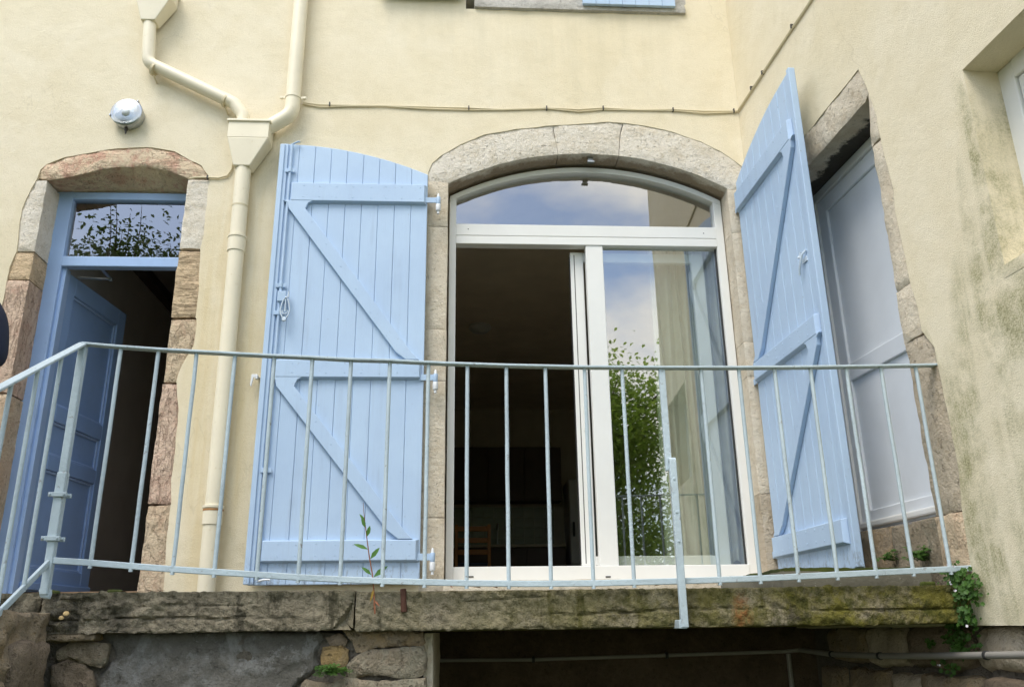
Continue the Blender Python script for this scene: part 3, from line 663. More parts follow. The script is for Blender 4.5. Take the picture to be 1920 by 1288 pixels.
# curtain
cu = MB(); vs, fs = [], []; nx_, nz2 = 70, 12
for j in range(nz2+1):
    for i in range(nx_+1):
        t = i/nx_; x = 1.36+t*.52; z = 2.06+(4.35-2.02)*j/nz2
        vs.append((x+.01*sin(z*2+i*.3), .365+.022*sin(t*46)+.012*sin(t*17+z*1.3), z+.02*sin(t*30)*(j == 0)))
for j in range(nz2):
    for i in range(nx_): a = j*(nx_+1)+i; fs.append((a, a+1, a+nx_+2, a+nx_+1))
cu.add(vs, fs); meta(cu.build('curtain', 'curtain', smooth=True), 'pale sheer curtain hanging behind the fixed window pane', 'curtain')

# ================================================================== BLUE DOOR
bd = thing('front_door', 'blue panelled door standing ajar below a glazed transom light', 'door')
FY0, FY1 = 0.205, 0.27
fxl, fxr = xl+.005, xr+.035
zb0, zb1, zh0, zh1 = 4.060, 4.135, 4.575, 4.632
k = MB(); k.box(fxl-.03, fxl+.088, FY0, FY1, 1.83, zh1); k.build('frame_stile', 'frame_blue', bd, .005)
k = MB(); k.box(fxl+.086, fxl+.115, FY0+.025, FY1+.03, 1.83, zb0); k.build('door_stop', 'frame_blue', bd, .004)
k = MB(); k.box(fxr-.06, fxr, FY0, FY1, 1.83, zh1); k.build('frame_stile', 'frame_blue', bd, .005)
k = MB(); k.box(fxl+.086, fxr-.058, FY0+.002, FY1, zh0, zh1-.001); k.build('frame_head', 'frame_blue', bd, .005)
k = MB(); k.box(fxl+.086, fxr-.058, FY0-.004, FY1, zb0, zb1); k.build('transom_bar', 'frame_blue', bd, .006)
k = MB(); y = FY0+.04; k.add([(fxl+.08, y, zb1-.01), (fxr-.05, y, zb1-.01), (fxr-.05, y, zh0+.01), (fxl+.08, y, zh0+.01)], [(0, 1, 2, 3)]); pn = k.build('transom_pane', 'glass_transom', bd, recalc=False)
pn['label'] = 'transom pane mirroring a leafy branch and cloud'
k = MB(); k.box(fxl-.03, fxr, FY0+.01, FY1+.1, 1.80, 1.905); k.build('threshold', 'stone_tan', bd, .006)
# leaf: hinge at left, swung inwards
hp = Vector((fxl+.11, FY1+.005, 0)); fe = pZ(238, 590, 4.045); dl = Vector((fe.x-hp.x, fe.y-hp.y, 0)); DW = dl.length; dl.normalize(); nl = Vector((dl.y, -dl.x, 0))
def LT(u, n_, z): return hp + dl*u + nl*n_ + Vector((0, 0, z))
zd0, zd1 = 1.93, 4.045
lf = MB(); lf.box(0, DW, -.055, -.026, zd0, zd1, lambda a, b_, c_: LT(a, b_, c_)); leaf = lf.build('door_leaf', 'door_blue', bd, .004)
stw = .115
def dbox(u0, u1, z0, z1, n0=-.027, n1=0.0, nm='door_rail'):
    k = MB(); k.box(u0, u1, n0, n1, z0, z1, LT); return k.build(nm, 'door_blue', leaf, .006)
dbox(0, stw, zd0, zd1, nm='door_stile'); dbox(DW-stw, DW, zd0, zd1, nm='door_stile')
rails = [(zd1-.13, zd1), (3.02, 3.13), (2.70, 2.80), (zd0, zd0+.15)]
for a, c_ in rails: dbox(stw-.002, DW-stw+.002, a, c_)
for a, c_ in zip(rails[1:], rails[:-1]):      # mouldings round the three panels
    z0, z1 = a[1], c_[0]; w_ = .018
    for (u0, u1, q0, q1) in ((stw, stw+w_, z0, z1), (DW-stw-w_, DW-stw, z0, z1), (stw+w_, DW-stw-w_, z0, z0+w_), (stw+w_, DW-stw-w_, z1-w_, z1)):
        k = MB(); k.box(u0, u1, -.027, -.012, q0, q1, LT); k.build('moulding', 'frame_blue', leaf, .006)
k = MB(); k.box(.02, DW-.01, 0.0, .022, zd0+.01, zd0+.06, LT); k.build('weather_bar', 'door_blue', leaf, .008)
# closer arm
cl = [pY(146, 521, .38), pY(208, 524, .42), pY(190, 503, .30)]
k = MB(); k.bar([cl[0], cl[1]], .02, .010); k.build('closer_arm', 'steel', bd, .002)
k = MB(); k.bar([cl[1]+Vector((0, 0, .006)), cl[2]], .026, .010); k.build('closer_arm', 'steel', bd, .002)
k = MB(); k.lathe([(.012, -.012), (.012, .014)], cl[1], (0, 0, 1), 12); k.build('closer_joint', 'steel', bd, .002)

# ================================================================== WHITE SIDE DOOR
wd = thing('panel_door', 'white panel door in the grey stone surround behind the open shutter', 'door')
OFF = 0.235
def ST(t, dep, z): return sideT(t, z, -dep)
def sbox(nm, mat, t0, t1, d0, d1, z0, z1, par, bev=.004):
    k = MB(); k.box(t0, t1, d0, d1, z0, z1, ST); return k.build(nm, mat, par, bev)
t0, t1 = 0.43, 1.56; zb = 2.150
sbox('frame_stile', 'white_pvc', t0, t0+.07, OFF-.02, OFF+.05, zb, zlint-.004, wd); sbox('frame_stile', 'white_pvc', t1-.06, t1, OFF-.02, OFF+.05, zb, zlint-.004, wd)
sbox('frame_head', 'white_pvc', t0+.068, t1-.058, OFF-.022, OFF+.05, zlint-.06, zlint-.003, wd)
sbox('threshold', 'pipe_grey', t0, t1, OFF-.03, OFF+.06, zb-.025, zb+.012, wd)
lf = sbox('door_leaf', 'white_panel', t0+.066, t1-.056, OFF+.012, OFF+.04, zb+.014, zlint-.058, wd)
lt0, lt1, lz0, lz1 = t0+.068, t1-.058, zb+.016, zlint-.062
zm = RW(1609, 708, OFF)[1]; zm2 = RW(1604.7, 678.8, OFF)[1]
for (a, c_, z0, z1, nm) in ((lt0, lt0+.10, lz0, lz1, 'door_stile'), (lt1-.10, lt1, lz0, lz1, 'door_stile'), (lt0+.098, lt1-.098, lz1-.10, lz1-.001, 'door_rail'), (lt0+.098, lt1-.098, lz0+.001, lz0+.11, 'door_rail'), (lt0+.098, lt1-.098, zm, zm2+.01, 'door_rail')):
    sbox(nm, 'white_panel', a, c_, OFF-.006, OFF+.013, z0, z1, lf, .006)
sbox('weather_bar', 'white_pvc', lt0+.01, lt1-.01, OFF-.03, OFF-.004, lz0+.012, lz0+.05, lf, .01)

# ================================================================== SIDE WALL WINDOW
wn = thing('side_window', 'white framed window set deep in the stained side wall', 'window')
a0, a1, c0, c1 = RWIN; o_ = .168
for (u0, u1, z0, z1, nm) in ((a0-.01, a0+.085, c0, c1, 'frame_stile'), (a1-.085, a1+.01, c0, c1, 'frame_stile'), (a0+.083, a1-.083, c1-.085, c1+.01, 'frame_head'), (a0+.083, a1-.083, c0-.01, c0+.08, 'frame_sill')):
    sbox(nm, 'white_pvc', u0, u1, o_, o_+.06, z0, z1, wn, .006)
for (u0, u1, z0, z1) in ((a0+.09, a0+.15, c0+.085, c1-.09), (a1-.15, a1-.09, c0+.085, c1-.09), (a0+.148, a1-.148, c1-.15, c1-.09), (a0+.148, a1-.148, c0+.085, c0+.145)):
    sbox('sash_frame', 'white_pvc', u0, u1, o_+.012, o_+.07, z0, z1, wn, .006)
k = MB(); k.add([sideT(u, v, -(o_+.04)) for u, v in ((a0+.14, c0+.13), (a1-.14, c0+.13), (a1-.14, c1-.13), (a0+.14, c1-.13))], [(3, 2, 1, 0)]); k.build('pane', 'glass_window', wn, recalc=False)
sbox('blind', 'white_panel', a0, a1, o_+.14, o_+.15, c0, c1, wn, 0)
sl = MB(); rough_box(sl, a0-.03, a1+.03, -.004, o_+.02, c0-.05, c0+.006, .03, .003, .008, 9, T=lambda p: sideT(p.x, p.z, -p.y)); sl.build('sill', 'stucco_side', wn, smooth=True)

# ================================================================== UPPER WINDOW
uw = thing('upper_window', 'upper floor window over a grey stone sill with a blue closed shutter', 'window')
k = MB(); rough_box(k, W(889, 5)[0], W(1284, 15)[0], -.03, .30, 6.125, W(1175, 7)[1], .03, .006, .015, 12); k.build('sill', 'sill_grey', uw, smooth=True)
zs = W(1175, 7)[1]
k = MB(); k.box(.02, .30, -.002, .3, zs+.002, 7.75); k.build('jamb', 'sill_grey', uw, .008)
k = MB(); k.box(1.62, 1.72, -.002, .3, zs+.002, 7.75); k.build('jamb', 'sill_grey', uw, .008)
k = MB(); k.box(.30, 1.62, .2, .25, zs, zs+.07); k.build('frame_sill', 'white_pvc', uw, .005)
k = MB(); k.add([(.30, .22, zs+.06), (1.62, .22, zs+.06), (1.62, .22, 7.75), (.30, .22, 7.75)], [(0, 1, 2, 3)]); k.build('pane', 'glass_window', uw, recalc=False)
k = MB(); k.box(.0, 1.8, .5, .55, zs, 7.75); k.build('blind', 'room_wall', uw)
xa, xb = W(1090, 3)[0], W(1262, 8)[0]
for i in range(7):
    k = MB(); u0 = xa+(xb-xa)*i/7; k.box(u0+.001, u0+(xb-xa)/7-.001, -.062, -.036, W(1150, 9, -.06)[1], 7.6); k.build('shutter_plank', 'blue_paint', uw, .003)
us = thing('upper_shutter', 'blue shutter folded back flat beside the upper window', 'shutter')
xa, xb = W(712, 0)[0], W(868, 0)[0]
for i in range(6):
    k = MB(); u0 = xa+(xb-xa)*i/6; k.box(u0+.001, u0+(xb-xa)/6-.001, -.075, -.045, W(790, 1)[1], 7.6); k.build('plank', 'blue_paint', us, .003)
# ================================================================== SHUTTERS
SW, SZ0 = 1.0, 1.93
def shutter_top(u): return 4.876-.219*(1-u)**2
def make_shutter(label, T, right):
    sh = thing('shutter', label, 'shutter')
    def box(nm, mat, u0, u1, n0, n1, z0, z1, par=sh, bev=.004):
        k = MB(); k.box(u0, u1, n0, n1, z0, z1, T); return k.build(nm, mat, par, bev)
    pw = SW/9.0
    for i in range(9):
        u0, u1 = i*pw+.0004, (i+1)*pw-.0004; dn = random.uniform(-.0008, .0008)
        loop = [(u0, SZ0), (u1, SZ0), (u1, shutter_top(u1)), ((u0+u1)/2, shutter_top((u0+u1)/2)), (u0, shutter_top(u0))]
        k = MB(); k.prism(loop, lambda a, c, d: T(a, d, c), 0.0, .028+dn); k.build('plank', 'blue_paint', sh, .0045)
    bars = [(.005, .932, 4.428, 4.566), (.012, .945, 3.188, 3.306), (.008, .938, 2.064, 2.186)]
    scr = []
    for (u0, u1, z0, z1) in bars:
        k = MB(); ch = .016   # bar with a chamfered lower and end edge
        k.hexa([T(u0, .0285, z0-.012), T(u1, .0285, z0-.012), T(u1, .0285, z1), T(u0, .0285, z1), T(u0+ch, .058, z0), T(u1-ch, .058, z0), T(u1-ch, .058, z1-.006), T(u0+ch, .058, z1-.006)])
        bb = k.build('ledge', 'blue_paint', sh, .003)
        k = MB()
        for i in range(9):
            u = (i+.5)*pw+random.uniform(-.01, .01)
            if u1-.03 < u: continue
            for z in (z0+.028, z1-.028): k.lathe([(.0055, 0), (.0045, .0018)], T(u, .0578, z+random.uniform(-.004, .004)), T(0, 1, 0)-T(0, 0, 0), 8)
        meta(k.build('screw_heads', 'blue_iron', bb), kind='stuff')
    for (ua, za, ub, zb_) in ((.915, 4.428, .135, 3.306), (.905, 3.188, .150, 2.186)):
        wv = .046; k = MB()
        # a brace flaring at its ends where it meets the ledges
        loop = [(ua+.055, za+.001), (ua+.02, za-.02), (ua+.012-wv*.0, za-.06), (ub+wv*1.0, zb_+.05), (ub-.02, zb_-.001), (ub-.105, zb_-.001), (ub-wv*1.0-.01, zb_+.05), (ua-.10, za-.06), (ua-.115, za-.02), (ua-.15, za+.001)]
        a = [T(u, .0286, z) for u, z in loop]; c = [T(u, .056, z) for u, z in loop]; q = len(loop)
        k.add(a+c, [tuple(range(q)), tuple(range(2*q-1, q-1, -1))]+[(i, (i+1) % q, q+(i+1) % q, q+i) for i in range(q)])
        bb = k.build('brace', 'blue_paint', sh, .004)
        k = MB()
        for j in range(1, 7):
            t = j/7; k.lathe([(.0055, 0), (.0045, .0018)], T(ua-.045+(ub-ua+.05)*t, .0558, za+(zb_-za)*t), T(0, 1, 0)-T(0, 0, 0), 8)
        meta(k.build('screw_heads', 'blue_iron', bb), kind='stuff')
    # meeting stile, two steps proud
    box('edge_batten', 'blue_paint', .962, 1.003, .0285, .040, SZ0+.002, shutter_top(.98)-.004); box('edge_batten', 'blue_paint', .985, 1.018, .012, .052, SZ0+.004, shutter_top(1.0)-.012)
    # hinges: strap, knuckle, pin
    for z in (4.452, 3.19, 2.08):
        k = MB(); k.box(-.075, .03, .004, .011, z-.018, z+.022, lambda a, b_, c_: T(a, b_+.0285 if a > 0 else b_+.0285, c_)); hg = k.build('hinge', 'blue_iron', sh, .002)
        p = T(-.075, .034, z)
        k = MB(); k.lathe([(.015, -.026), (.015, .026)], p, (0, 0, 1), 14); k.build('knuckle', 'blue_iron', hg, .002, True)
        k = MB(); k.lathe([(.017, -.078), (.017, -.028)], p, (0, 0, 1), 14); k.build('pintle', 'white_iron', hg, .002, True)
        k = MB(); k.lathe([(.009, -.10), (.009, .045), (.004, .055)], p, (0, 0, 1), 10); k.build('pin', 'white_iron', hg, 0, True)
    if not right:
        k = MB(); k.tube([T(.938, .046, SZ0+.02), T(.938, .046, shutter_top(.94)-.01)], .0085, 10); rod = k.build('locking_rod', 'blue_paint', sh, 0, True)
        k = MB(); k.tube([T(.938, .046, shutter_top(.94)-.012), T(.90, .052, shutter_top(.94)+.006), T(.885, .055, shutter_top(.94)+.004)], .006, 8); k.build('hook', 'blue_iron', rod, 0, True)
        k = MB(); k.tube([T(.938, .046, SZ0+.022), T(.90, .052, SZ0+.03), T(.865, .05, SZ0+.03)], .006, 8); k.build('hook', 'white_iron', rod, 0, True)
        for z in (4.66, 3.81, 3.62, 2.6):
            box('rod_guide', 'blue_iron', .905, .972, .040, .0475, z-.014, z+.014, rod, .002)
            k = MB(); k.lathe([(.014, -.016), (.014, .016)], T(.938, .046, z), (0, 0, 1), 12); k.build('guide_loop', 'blue_iron', rod, .002)
        zc = 3.72
        box('handle_pivot', 'blue_iron', .895, .95, .05, .075, zc-.03, zc+.04, rod, .004)
        # ornate drop handle: two scrolled sides, a stem and a ball
        hn = MB(); cu_ = .893; zt_ = zc-.015
        prof = [(0.012, 0), (.022, -.035), (.030, -.075), (.026, -.105), (.012, -.13)]
        for sg in (-1, 1): hn.tube([T(cu_+sg*a, .078, zt_+b_) for a, b_ in prof], .0045, 8)
        hn.tube([T(cu_, .078, zt_), T(cu_, .080, zt_-.09)], .004, 8)
        for sg in (-1, 1): hn.tube([T(cu_+sg*.0, .079, zt_-.105), T(cu_+sg*.014, .079, zt_-.10), T(cu_+sg*.018, .079, zt_-.085), T(cu_+sg*.010, .079, zt_-.08)], .0035, 6)
        hn.lathe([(.004, 0), (.013, .004), (.015, .01), (.010, .017)], T(cu_, .076, zt_-.145), T(0, 1, 0)-T(0, 0, 0), 14)
        hn.tube([T(cu_, .078, zt_-.125), T(cu_, .079, zt_-.15)], .008, 8)
        hn.tube([T(cu_-.012, .066, zt_+.012), T(cu_-.012, .066, zt_+.055)], .006, 8); hn.tube([T(cu_, .06, zt_+.02), T(cu_, .085, zt_)], .007, 8)
        h_ = hn.build('handle', 'handle_iron', rod, 0, True); h_['label'] = 'ornate pale iron drop handle'
    else:
        k = MB(); zc = 3.66; uc = .865
        k.tube([T(uc+.03, .032, zc+.05), T(uc+.012, .05, zc+.03), T(uc, .055, zc), T(uc-.03, .055, zc-.045), T(uc-.045, .05, zc-.075)], .007, 8)
        k.tube([T(uc-.05, .032, zc+.052), T(uc-.035, .05, zc+.03), T(uc-.01, .052, zc+.02), T(uc, .05, zc+.05)], .006, 8)
        k.box(uc-.03, uc+.03, .028, .034, zc-.012, zc+.016, T)
        k.build('latch_hook', 'handle_iron', sh, 0, True)
    return sh
make_shutter('pale blue plank shutter lying open flat on the wall, ornate iron handle on it',
             lambda u, n_, z: Vector((-.237-u*SW*1.0, -.048-n_, z)), False)
_fe = pZ(1490, 120, 4.90); _hp = Vector((1.972, -.03, 0)); _d = Vector((_fe.x-_hp.x, _fe.y-_hp.y, 0)).normalized(); _n = Vector((_d.y, -_d.x, 0))
if _n.x > 0: _n = -_n
make_shutter('pale blue plank shutter swung out at right angles in front of the side wall', lambda u, n_, z: _hp + _d*u*1.02 + _n*n_ + Vector((0, 0, z)), True)
# holdback on the wall
p = pY(475, 712, -.03); hb = thing('shutter_holdback', 'small white iron shutter catch fixed to the wall beside the downpipe', 'catch')
k = MB(); k.tube([(p.x+.03, .0, p.z+.02), (p.x+.012, -.05, p.z+.02)], .006, 8); k.build('spike', 'white_iron', hb, 0, True)
k = MB(); k.prism([(p.x-.008, p.z+.03), (p.x+.028, p.z+.03), (p.x+.028, p.z+.012), (p.x+.006, p.z+.008), (p.x-.004, p.z-.052), (p.x-.013, p.z-.04)], mainT, .046, .056); k.build('tongue', 'white_iron', hb, .002)
k = MB(); k.box(p.x+.02, p.x+.034, -.07, -.04, p.z-.004, p.z+.024); k.build('stop', 'white_iron', hb, .002)

# ================================================================== BALCONY, PIER, STAIRS
FRONT = -1.655
def crackfun(seed, zc):
    def f(p, n_):
        if n_.y > -.5: return 0.0
        d = 0.0
        c = zc + .018*N3((p.x, 0, 0), 2.5, seed)+.008*N3((p.x, 0, 0), 13, seed)
        on = max(0.0, min(1.0, .55+1.6*N3((p.x, 3, 0), 1.3, seed)))
        d -= on*.016*exp(-((p.z-c)/.0045)**2)
        # slanting chisel marks
        d += .0085*N3(((p.x+p.z*1.3)*34, p.z*28, 0), 1, seed)+.005*N3(((p.x-p.z*.6)*62, p.z*46, 0), 1, seed)
        lf_ = max(0.0, min(1.0, (-1.05-p.x)/.25)); d += lf_*(.022*N3((p.x*14, 0, p.z*26), 1, seed)+.012*N3((p.x*36, 0, p.z*60), 1, seed))
        c2 = zc+.062+.02*N3((p.x, 1, 0), 3.1, seed); d -= .013*max(0.0, min(1.0, .2+1.8*N3((p.x, 8, 0), 1.9, seed)))*exp(-((p.z-c2)/.0045)**2)
        d += .010*N3((p.x*1.6, 0, p.z*5), 1, seed)
        if seed == 3:
            tri = (p.x-(sj-.085))*1.0-(p.z-1.668)*.72
            if tri > 0: d -= min(.05, .012+tri*2.2)
        if p.z < 1.69: d -= .030*max(0, N3((p.x, 0, 0), 7, seed+2))*(1.69-p.z)/.025
        return d
    return f
sj = pY(665, 1140, FRONT).x
bal = thing('balcony', 'mossy old stone slab balcony carried along the facade under the railing', 'balcony')
sj = pY(665, 1140, FRONT).x
pl = pY(76, 1130, FRONT).x
rend = PC.x+.12
k = MB(); rough_box(k, pl+.004, sj-.003, FRONT, -.01, 1.668, FLOOR+.004, .0072, .003, .010, 3, crackfun(3, 1.715)); k.build('slab', 'slab_stone', bal, smooth=True)
k = MB(); rough_box(k, sj+.004, rend+.02, FRONT-.006, -.01, 1.662, FLOOR-.004, .0072, .003, .012, 5, crackfun(6, 1.722)); k.build('slab', 'slab_stone', bal, smooth=True)
k = MB(); rough_box(k, -3.3, pl-.004, FRONT+.012, -.01, 1.70, FLOOR+.006, .02, .006, .014, 7, crackfun(9, 1.76)); k.build('slab', 'slab_stone', bal, smooth=True)
k = MB(); rough_box(k, pl+.02, pY(178, 1165, FRONT).x, FRONT+.01, FRONT+.2, 1.640, 1.672, .008, .006, .010, 8); k.build('packing_stone', 'stone_rubble', bal, smooth=True)
p = pY(755, 1125, FRONT-.02); k = MB(); k.tube([(p.x, p.y+.012, p.z+.045), (p.x+.003, p.y+.008, p.z), (p.x+.006, p.y+.012, p.z-.045)], [.013, .012, .013], 8); k.build('rusty_stub', 'rust_iron', bal, .002)
# low concrete step in front of the white door
stp = MB(); rough_box(stp, 1.42, 2.10, -1.50, -.55, FLOOR-.01, 1.893, .02, .004, .012, 15); stp2 = meta(stp.build('door_step', 'concrete_step', smooth=True), 'dark pebbly concrete step on the slab before the white door', 'step')
k = MB(); rough_box(k, 1.43, 2.02, -1.495, -.6, 1.890, 1.904, .015, .007, .006, 4); meta(k.build('moss_layer', 'moss', stp2, smooth=True), kind='stuff')

# ---- pier under the slab: mortar core, rubble stones, a patch of grey render
PF = -1.585
pier = thing('stone_pier', 'rubble stone pier patched with grey render holding up the balcony slab', 'pier')
prx = pY(806, 1230, PF).x; plx = pY(82, 1230, PF).x
k = MB(); rough_box(k, plx-.1, prx-.03, PF+.016, -.02, -.02, 1.664, .022, .014, .02, 3); k.build('core', 'mortar_dark', pier, smooth=True)
def pstone(pxs, mat, fr=0.0, seed=1, amp=.016, par=pier, Y=PF, nm='stone', edge=.011):
    lp = [W(x, y, Y) for x, y in pxs]
    return slab2d(nm, mat, par, lambda u, v, d: Vector((u, Y-d, v)), [densify(lp, .02, .012, seed)], .016, fr, -.08, amp, edge, 16, seed)
def ext(px, y0, y1): return y1
pst = [([(640, 1183), (690, 1180), (795, 1183), (800, 1205), (795, 1213), (740, 1214), (690, 1218), (670, 1222), (662, 1200)], 'stone_rubble', .006),
       ([(668, 1226), (700, 1216), (760, 1213), (796, 1209), (799, 1255), (790, 1268), (740, 1271), (690, 1266), (655, 1268), (650, 1245)], 'stone_weathered', .018),
       ([(560, 1292), (575, 1270), (610, 1278), (650, 1272), (700, 1272), (745, 1275), (798, 1268), (803, 1300), (800, 1400), (690, 1420), (565, 1400)], 'stone_weathered', .026),
       ([(604, 1214), (640, 1208), (652, 1216), (650, 1245), (640, 1256), (602, 1252), (600, 1230)], 'stone_ochre_dark', .012),
       ([(612, 1196), (636, 1186), (655, 1198), (650, 1210), (620, 1209)], 'stone_rubble_brown', .004),
       ([(100, 1190), (135, 1180), (138, 1195), (115, 1201), (100, 1203)], 'stone_rubble_brown', 0.0),
       ([(140, 1180), (185, 1178), (165, 1197), (140, 1199)], 'stone_rubble_brown', .004),
       ([(160, 1197), (186, 1184), (190, 1198), (170, 1201)], 'stone_ochre_dark', .002),
       ([(105, 1222), (135, 1202), (165, 1200), (205, 1206), (203, 1240), (190, 1250), (160, 1246), (140, 1232), (110, 1237)], 'stone_weathered', .020),
       ([(96, 1248), (140, 1234), (175, 1258), (176, 1288), (150, 1330), (95, 1330)], 'stone_rubble_brown', .010)]
for i, (px, mt_, fr) in enumerate(pst): pstone(px, mt_, fr, 80+i)
o = pstone([(188, 1184), (230, 1181), (330, 1183), (430, 1182), (520, 1184), (600, 1182), (608, 1196), (598, 1214), (590, 1226), (594, 1244), (584, 1262), (568, 1274), (552, 1288), (545, 1330), (540, 1420), (190, 1420), (176, 1330), (180, 1270), (200, 1246), (208, 1222), (206, 1204), (196, 1196)], 'render_grey', .0, 99, .014, nm='render_patch', edge=.018)
k = MB(); rough_box(k, prx-.028, prx+.012, PF+.05, -.3, 0, 1.655, .04, .006, .008, 9); k.build('plaster_edge', 'stone_pale', pier, smooth=True)

# ---- stone base of the house under the slab
ba = thing('base_wall', 'dark rubble stone base of the house in the recess below the balcony', 'wall')
k = MB(); rough_box(k, -7, XC+.2, .0, .3, -.02, 1.675, .06, .03, .02, 21); k.build('facing', 'stone_base_dark', ba, smooth=True)
sb = thing('side_base_wall', 'rubble stone footing below the stained side wall, pipe running across it', 'wall')
k = MB(); rough_box(k, -.2, 3.6, .10, .40, -.02, 1.68, .05, .020, .02, 23, T=lambda p: sideT(p.x, p.z, -p.y)); k.build('core', 'mortar_dark', sb, smooth=True)
rs = random.Random(5); z = .02
rows = [.02, .26, .48, .72, .98, 1.22, 1.46, 1.66]
for a, c_ in zip(rows[:-1], rows[1:]):
    t = .02+rs.uniform(0, .2)
    while t < 3.4:
        wv = rs.uniform(.24, .5)
        k = MB(); rough_box(k, t+.012, t+wv-.012, .045+rs.uniform(-.02, .025), .2, a+.012, c_-.012, .045, .022, .045, rs.random()*50, T=lambda p: sideT(p.x, p.z, -p.y)); k.build('stone', rs.choice(['stone_rubble', 'stone_rubble_brown', 'stone_greyed', 'stone_rubble']), sb, smooth=True)
        t += wv
# pipe along the base
bp_ = thing('service_pipe', 'thin grey pipe clipped along the stone base under the balcony', 'pipe')
pts = [pY(760, 1238, -.05), pY(1000, 1236, -.05), pY(1250, 1228, -.05), pY(1470, 1221, -.05)]
r1 = [sideT(t, z, .03) for t, z in (RW(1500, 1218, -.03), RW(1560, 1226, -.03), RW(1650, 1229, -.03), RW(1760, 1229, -.03), RW(1850, 1228, -.03), RW(1960, 1227, -.03), RW(2150, 1226, -.03))]
k = MB(); k.tube(pts+r1, [.010]*len(pts)+[.0125]+[.0145]*(len(r1)-1), 12); k.build('tube', 'pipe_grey', bp_, 0, True)
for q in (pts[1], pts[2], r1[1], r1[2], r1[4]):
    k = MB(); k.lathe([(.0185, -.008), (.0185, .008)], q, (q-pts[0] if q in pts else DR), 14); k.build('clip', 'black_rubber', bp_, .002)
k = MB(); q = pY(1478, 1225, -.04); k.tube([q, Vector((q.x, q.y, 0.0))], .014, 10); k.build('drop_tube', 'pipe_grey', bp_, 0, True)

# ---- stairs coming down towards the garden
stairs = thing('stone_stairs', 'worn stone steps going down from the balcony beside the masonry flank', 'stairs')
SXR = -1.615
for i in range(10):
    zt = 1.665-i*.166; y1_ = FRONT-i*.285
    k = MB(); rough_box(k, -2.95, SXR-.10, y1_-.30, y1_-.002 if i else FRONT-.004, max(-.02, zt-.17), zt, .05, .006, .012, 30+i); k.build('step', 'slab_stone', stairs, smooth=True)
fl = []
k = MB(); prof = [(FRONT-.006, 1.752), (FRONT-.36, 1.747), (FRONT-.40, 1.60), (FRONT-2.9, .12), (FRONT-2.9, -.02), (FRONT-.006, -.02)]
slab2d('flank_wall', 'stone_rubble', stairs, lambda u, v, d: Vector((SXR+d, u, v)), [densify(prof, .03, .014, 4)], .024, 0.0, -.10, .026, .012, 13, 44)
rs = random.Random(9)
for (y0, y1_, z0, z1) in ((-.30, -.02, 1.45, 1.64), (-.62, -.32, 1.40, 1.52), (-.33, -.03, 1.18, 1.43), (-.72, -.35, 1.12, 1.36)):
    k = MB(); rough_box(k, SXR-.05, SXR+.030, FRONT+y0, FRONT+y1_, z0, z1, .03, .014, .03, rs.random()*40); k.build('flank_stone', rs.choice(['stone_rubble', 'stone_rubble_brown', 'render_grey']), stairs, smooth=True)

# ================================================================== RAILING
rl = thing('railing', 'pale blue green painted iron railing along the balcony and down the steps', 'railing')
RY = -1.70
TOPP = [(155, 645), (224, 651), (296, 656), (366, 660), (438, 664), (512, 668), (583, 671), (655, 675), (729, 677), (830, 682), (950, 686), (1096, 689), (1242, 690), (1385, 690), (1520, 689), (1652, 687), (1757, 684.5)]
BOTP = [(95, 1050), (172, 1055), (247, 1061), (327, 1067), (405, 1072), (484, 1077), (562, 1082), (641, 1086), (719, 1089), (798, 1091), (876, 1093), (1000, 1094), (1112, 1093), (1275, 1089), (1425, 1084), (1570, 1077), (1711, 1070), (1806, 1065)]
tp = [pY(x, y, RY) for x, y in TOPP]; bt = [pY(x, y, RY) for x, y in BOTP]
tp[-1].x += .06; bt[-1].x += .04
k = MB(); k.bar(tp, .040, .011); k.build('top_rail', 'rail_paint', rl, .003)
k = MB(); k.bar(bt, .014, .025); k.build('bottom_rail', 'rail_paint', rl, .003)
def interp(pl_, x):
    for a, c_ in zip(pl_[:-1], pl_[1:]):
        if a.x <= x <= c_.x: return a.lerp(c_, (x-a.x)/(c_.x-a.x)).z
    return pl_[0].z if x < pl_[0].x else pl_[-1].z
BX = [-1.476, -1.315, -1.151, -.986, -.816, -.651, -.483, -.313, -.143, .028, .200, .374, .549, .718, None, 1.077, 1.249, 1.413, 1.580, 1.747, 1.909, 2.073]
for i, x in enumerate(BX):
    if x is None: continue
    zt = interp(tp, x)-.004; zb_ = interp(bt, x)-.022; k = MB()
    pts = [(x+.0015*N3((x, j*.4, 1), 3), RY+.001, zb_+(zt-zb_)*j/6) for j in range(7)]
    k.tube(pts, .0086, 10); k.build('baluster', 'rail_paint', rl, 0, True)
# corner post and middle post
px_ = tp[0].x+.004
k = MB(); k.box(px_-.016, px_+.016, RY-.014, RY+.018, 1.815, tp[0].z-.004); k.box(px_-.019, px_+.019, RY-.017, RY+.021, 2.02, 2.30); po = k.build('post', 'rail_paint', rl, .005)
for zc in (W(108, 928, RY)[1], W(98, 1010, RY)[1]):
    k = MB(); k.box(px_-.036, px_+.036, RY-.027, RY-.0145, zc-.009, zc+.009); k.box(px_-.036, px_+.036, RY+.0185, RY+.03, zc-.009, zc+.009)
    for sg in (-1, 1): k.tube([(px_+sg*.028, RY-.034, zc), (px_+sg*.028, RY+.037, zc)], .0045, 8)
    k.build('clamp', 'rail_paint', po, .002)
k = MB(); rough_box(k, px_-.017, px_+.020, RY-.010, RY+.026, 1.80, 1.84, .010, .012, .008, 4); k.build('post_foot', 'rail_paint', po, smooth=True)
mx_ = .897; zt = interp(tp, mx_)-.004
k = MB(); k.box(mx_-.014, mx_+.014, RY-.008, RY+.012, 2.30, zt); po = k.build('post', 'rail_paint', rl, .003)
zc = W(1258, 858, RY-.02)[1]; ze = W(1280, 1176, RY-.02)[1]
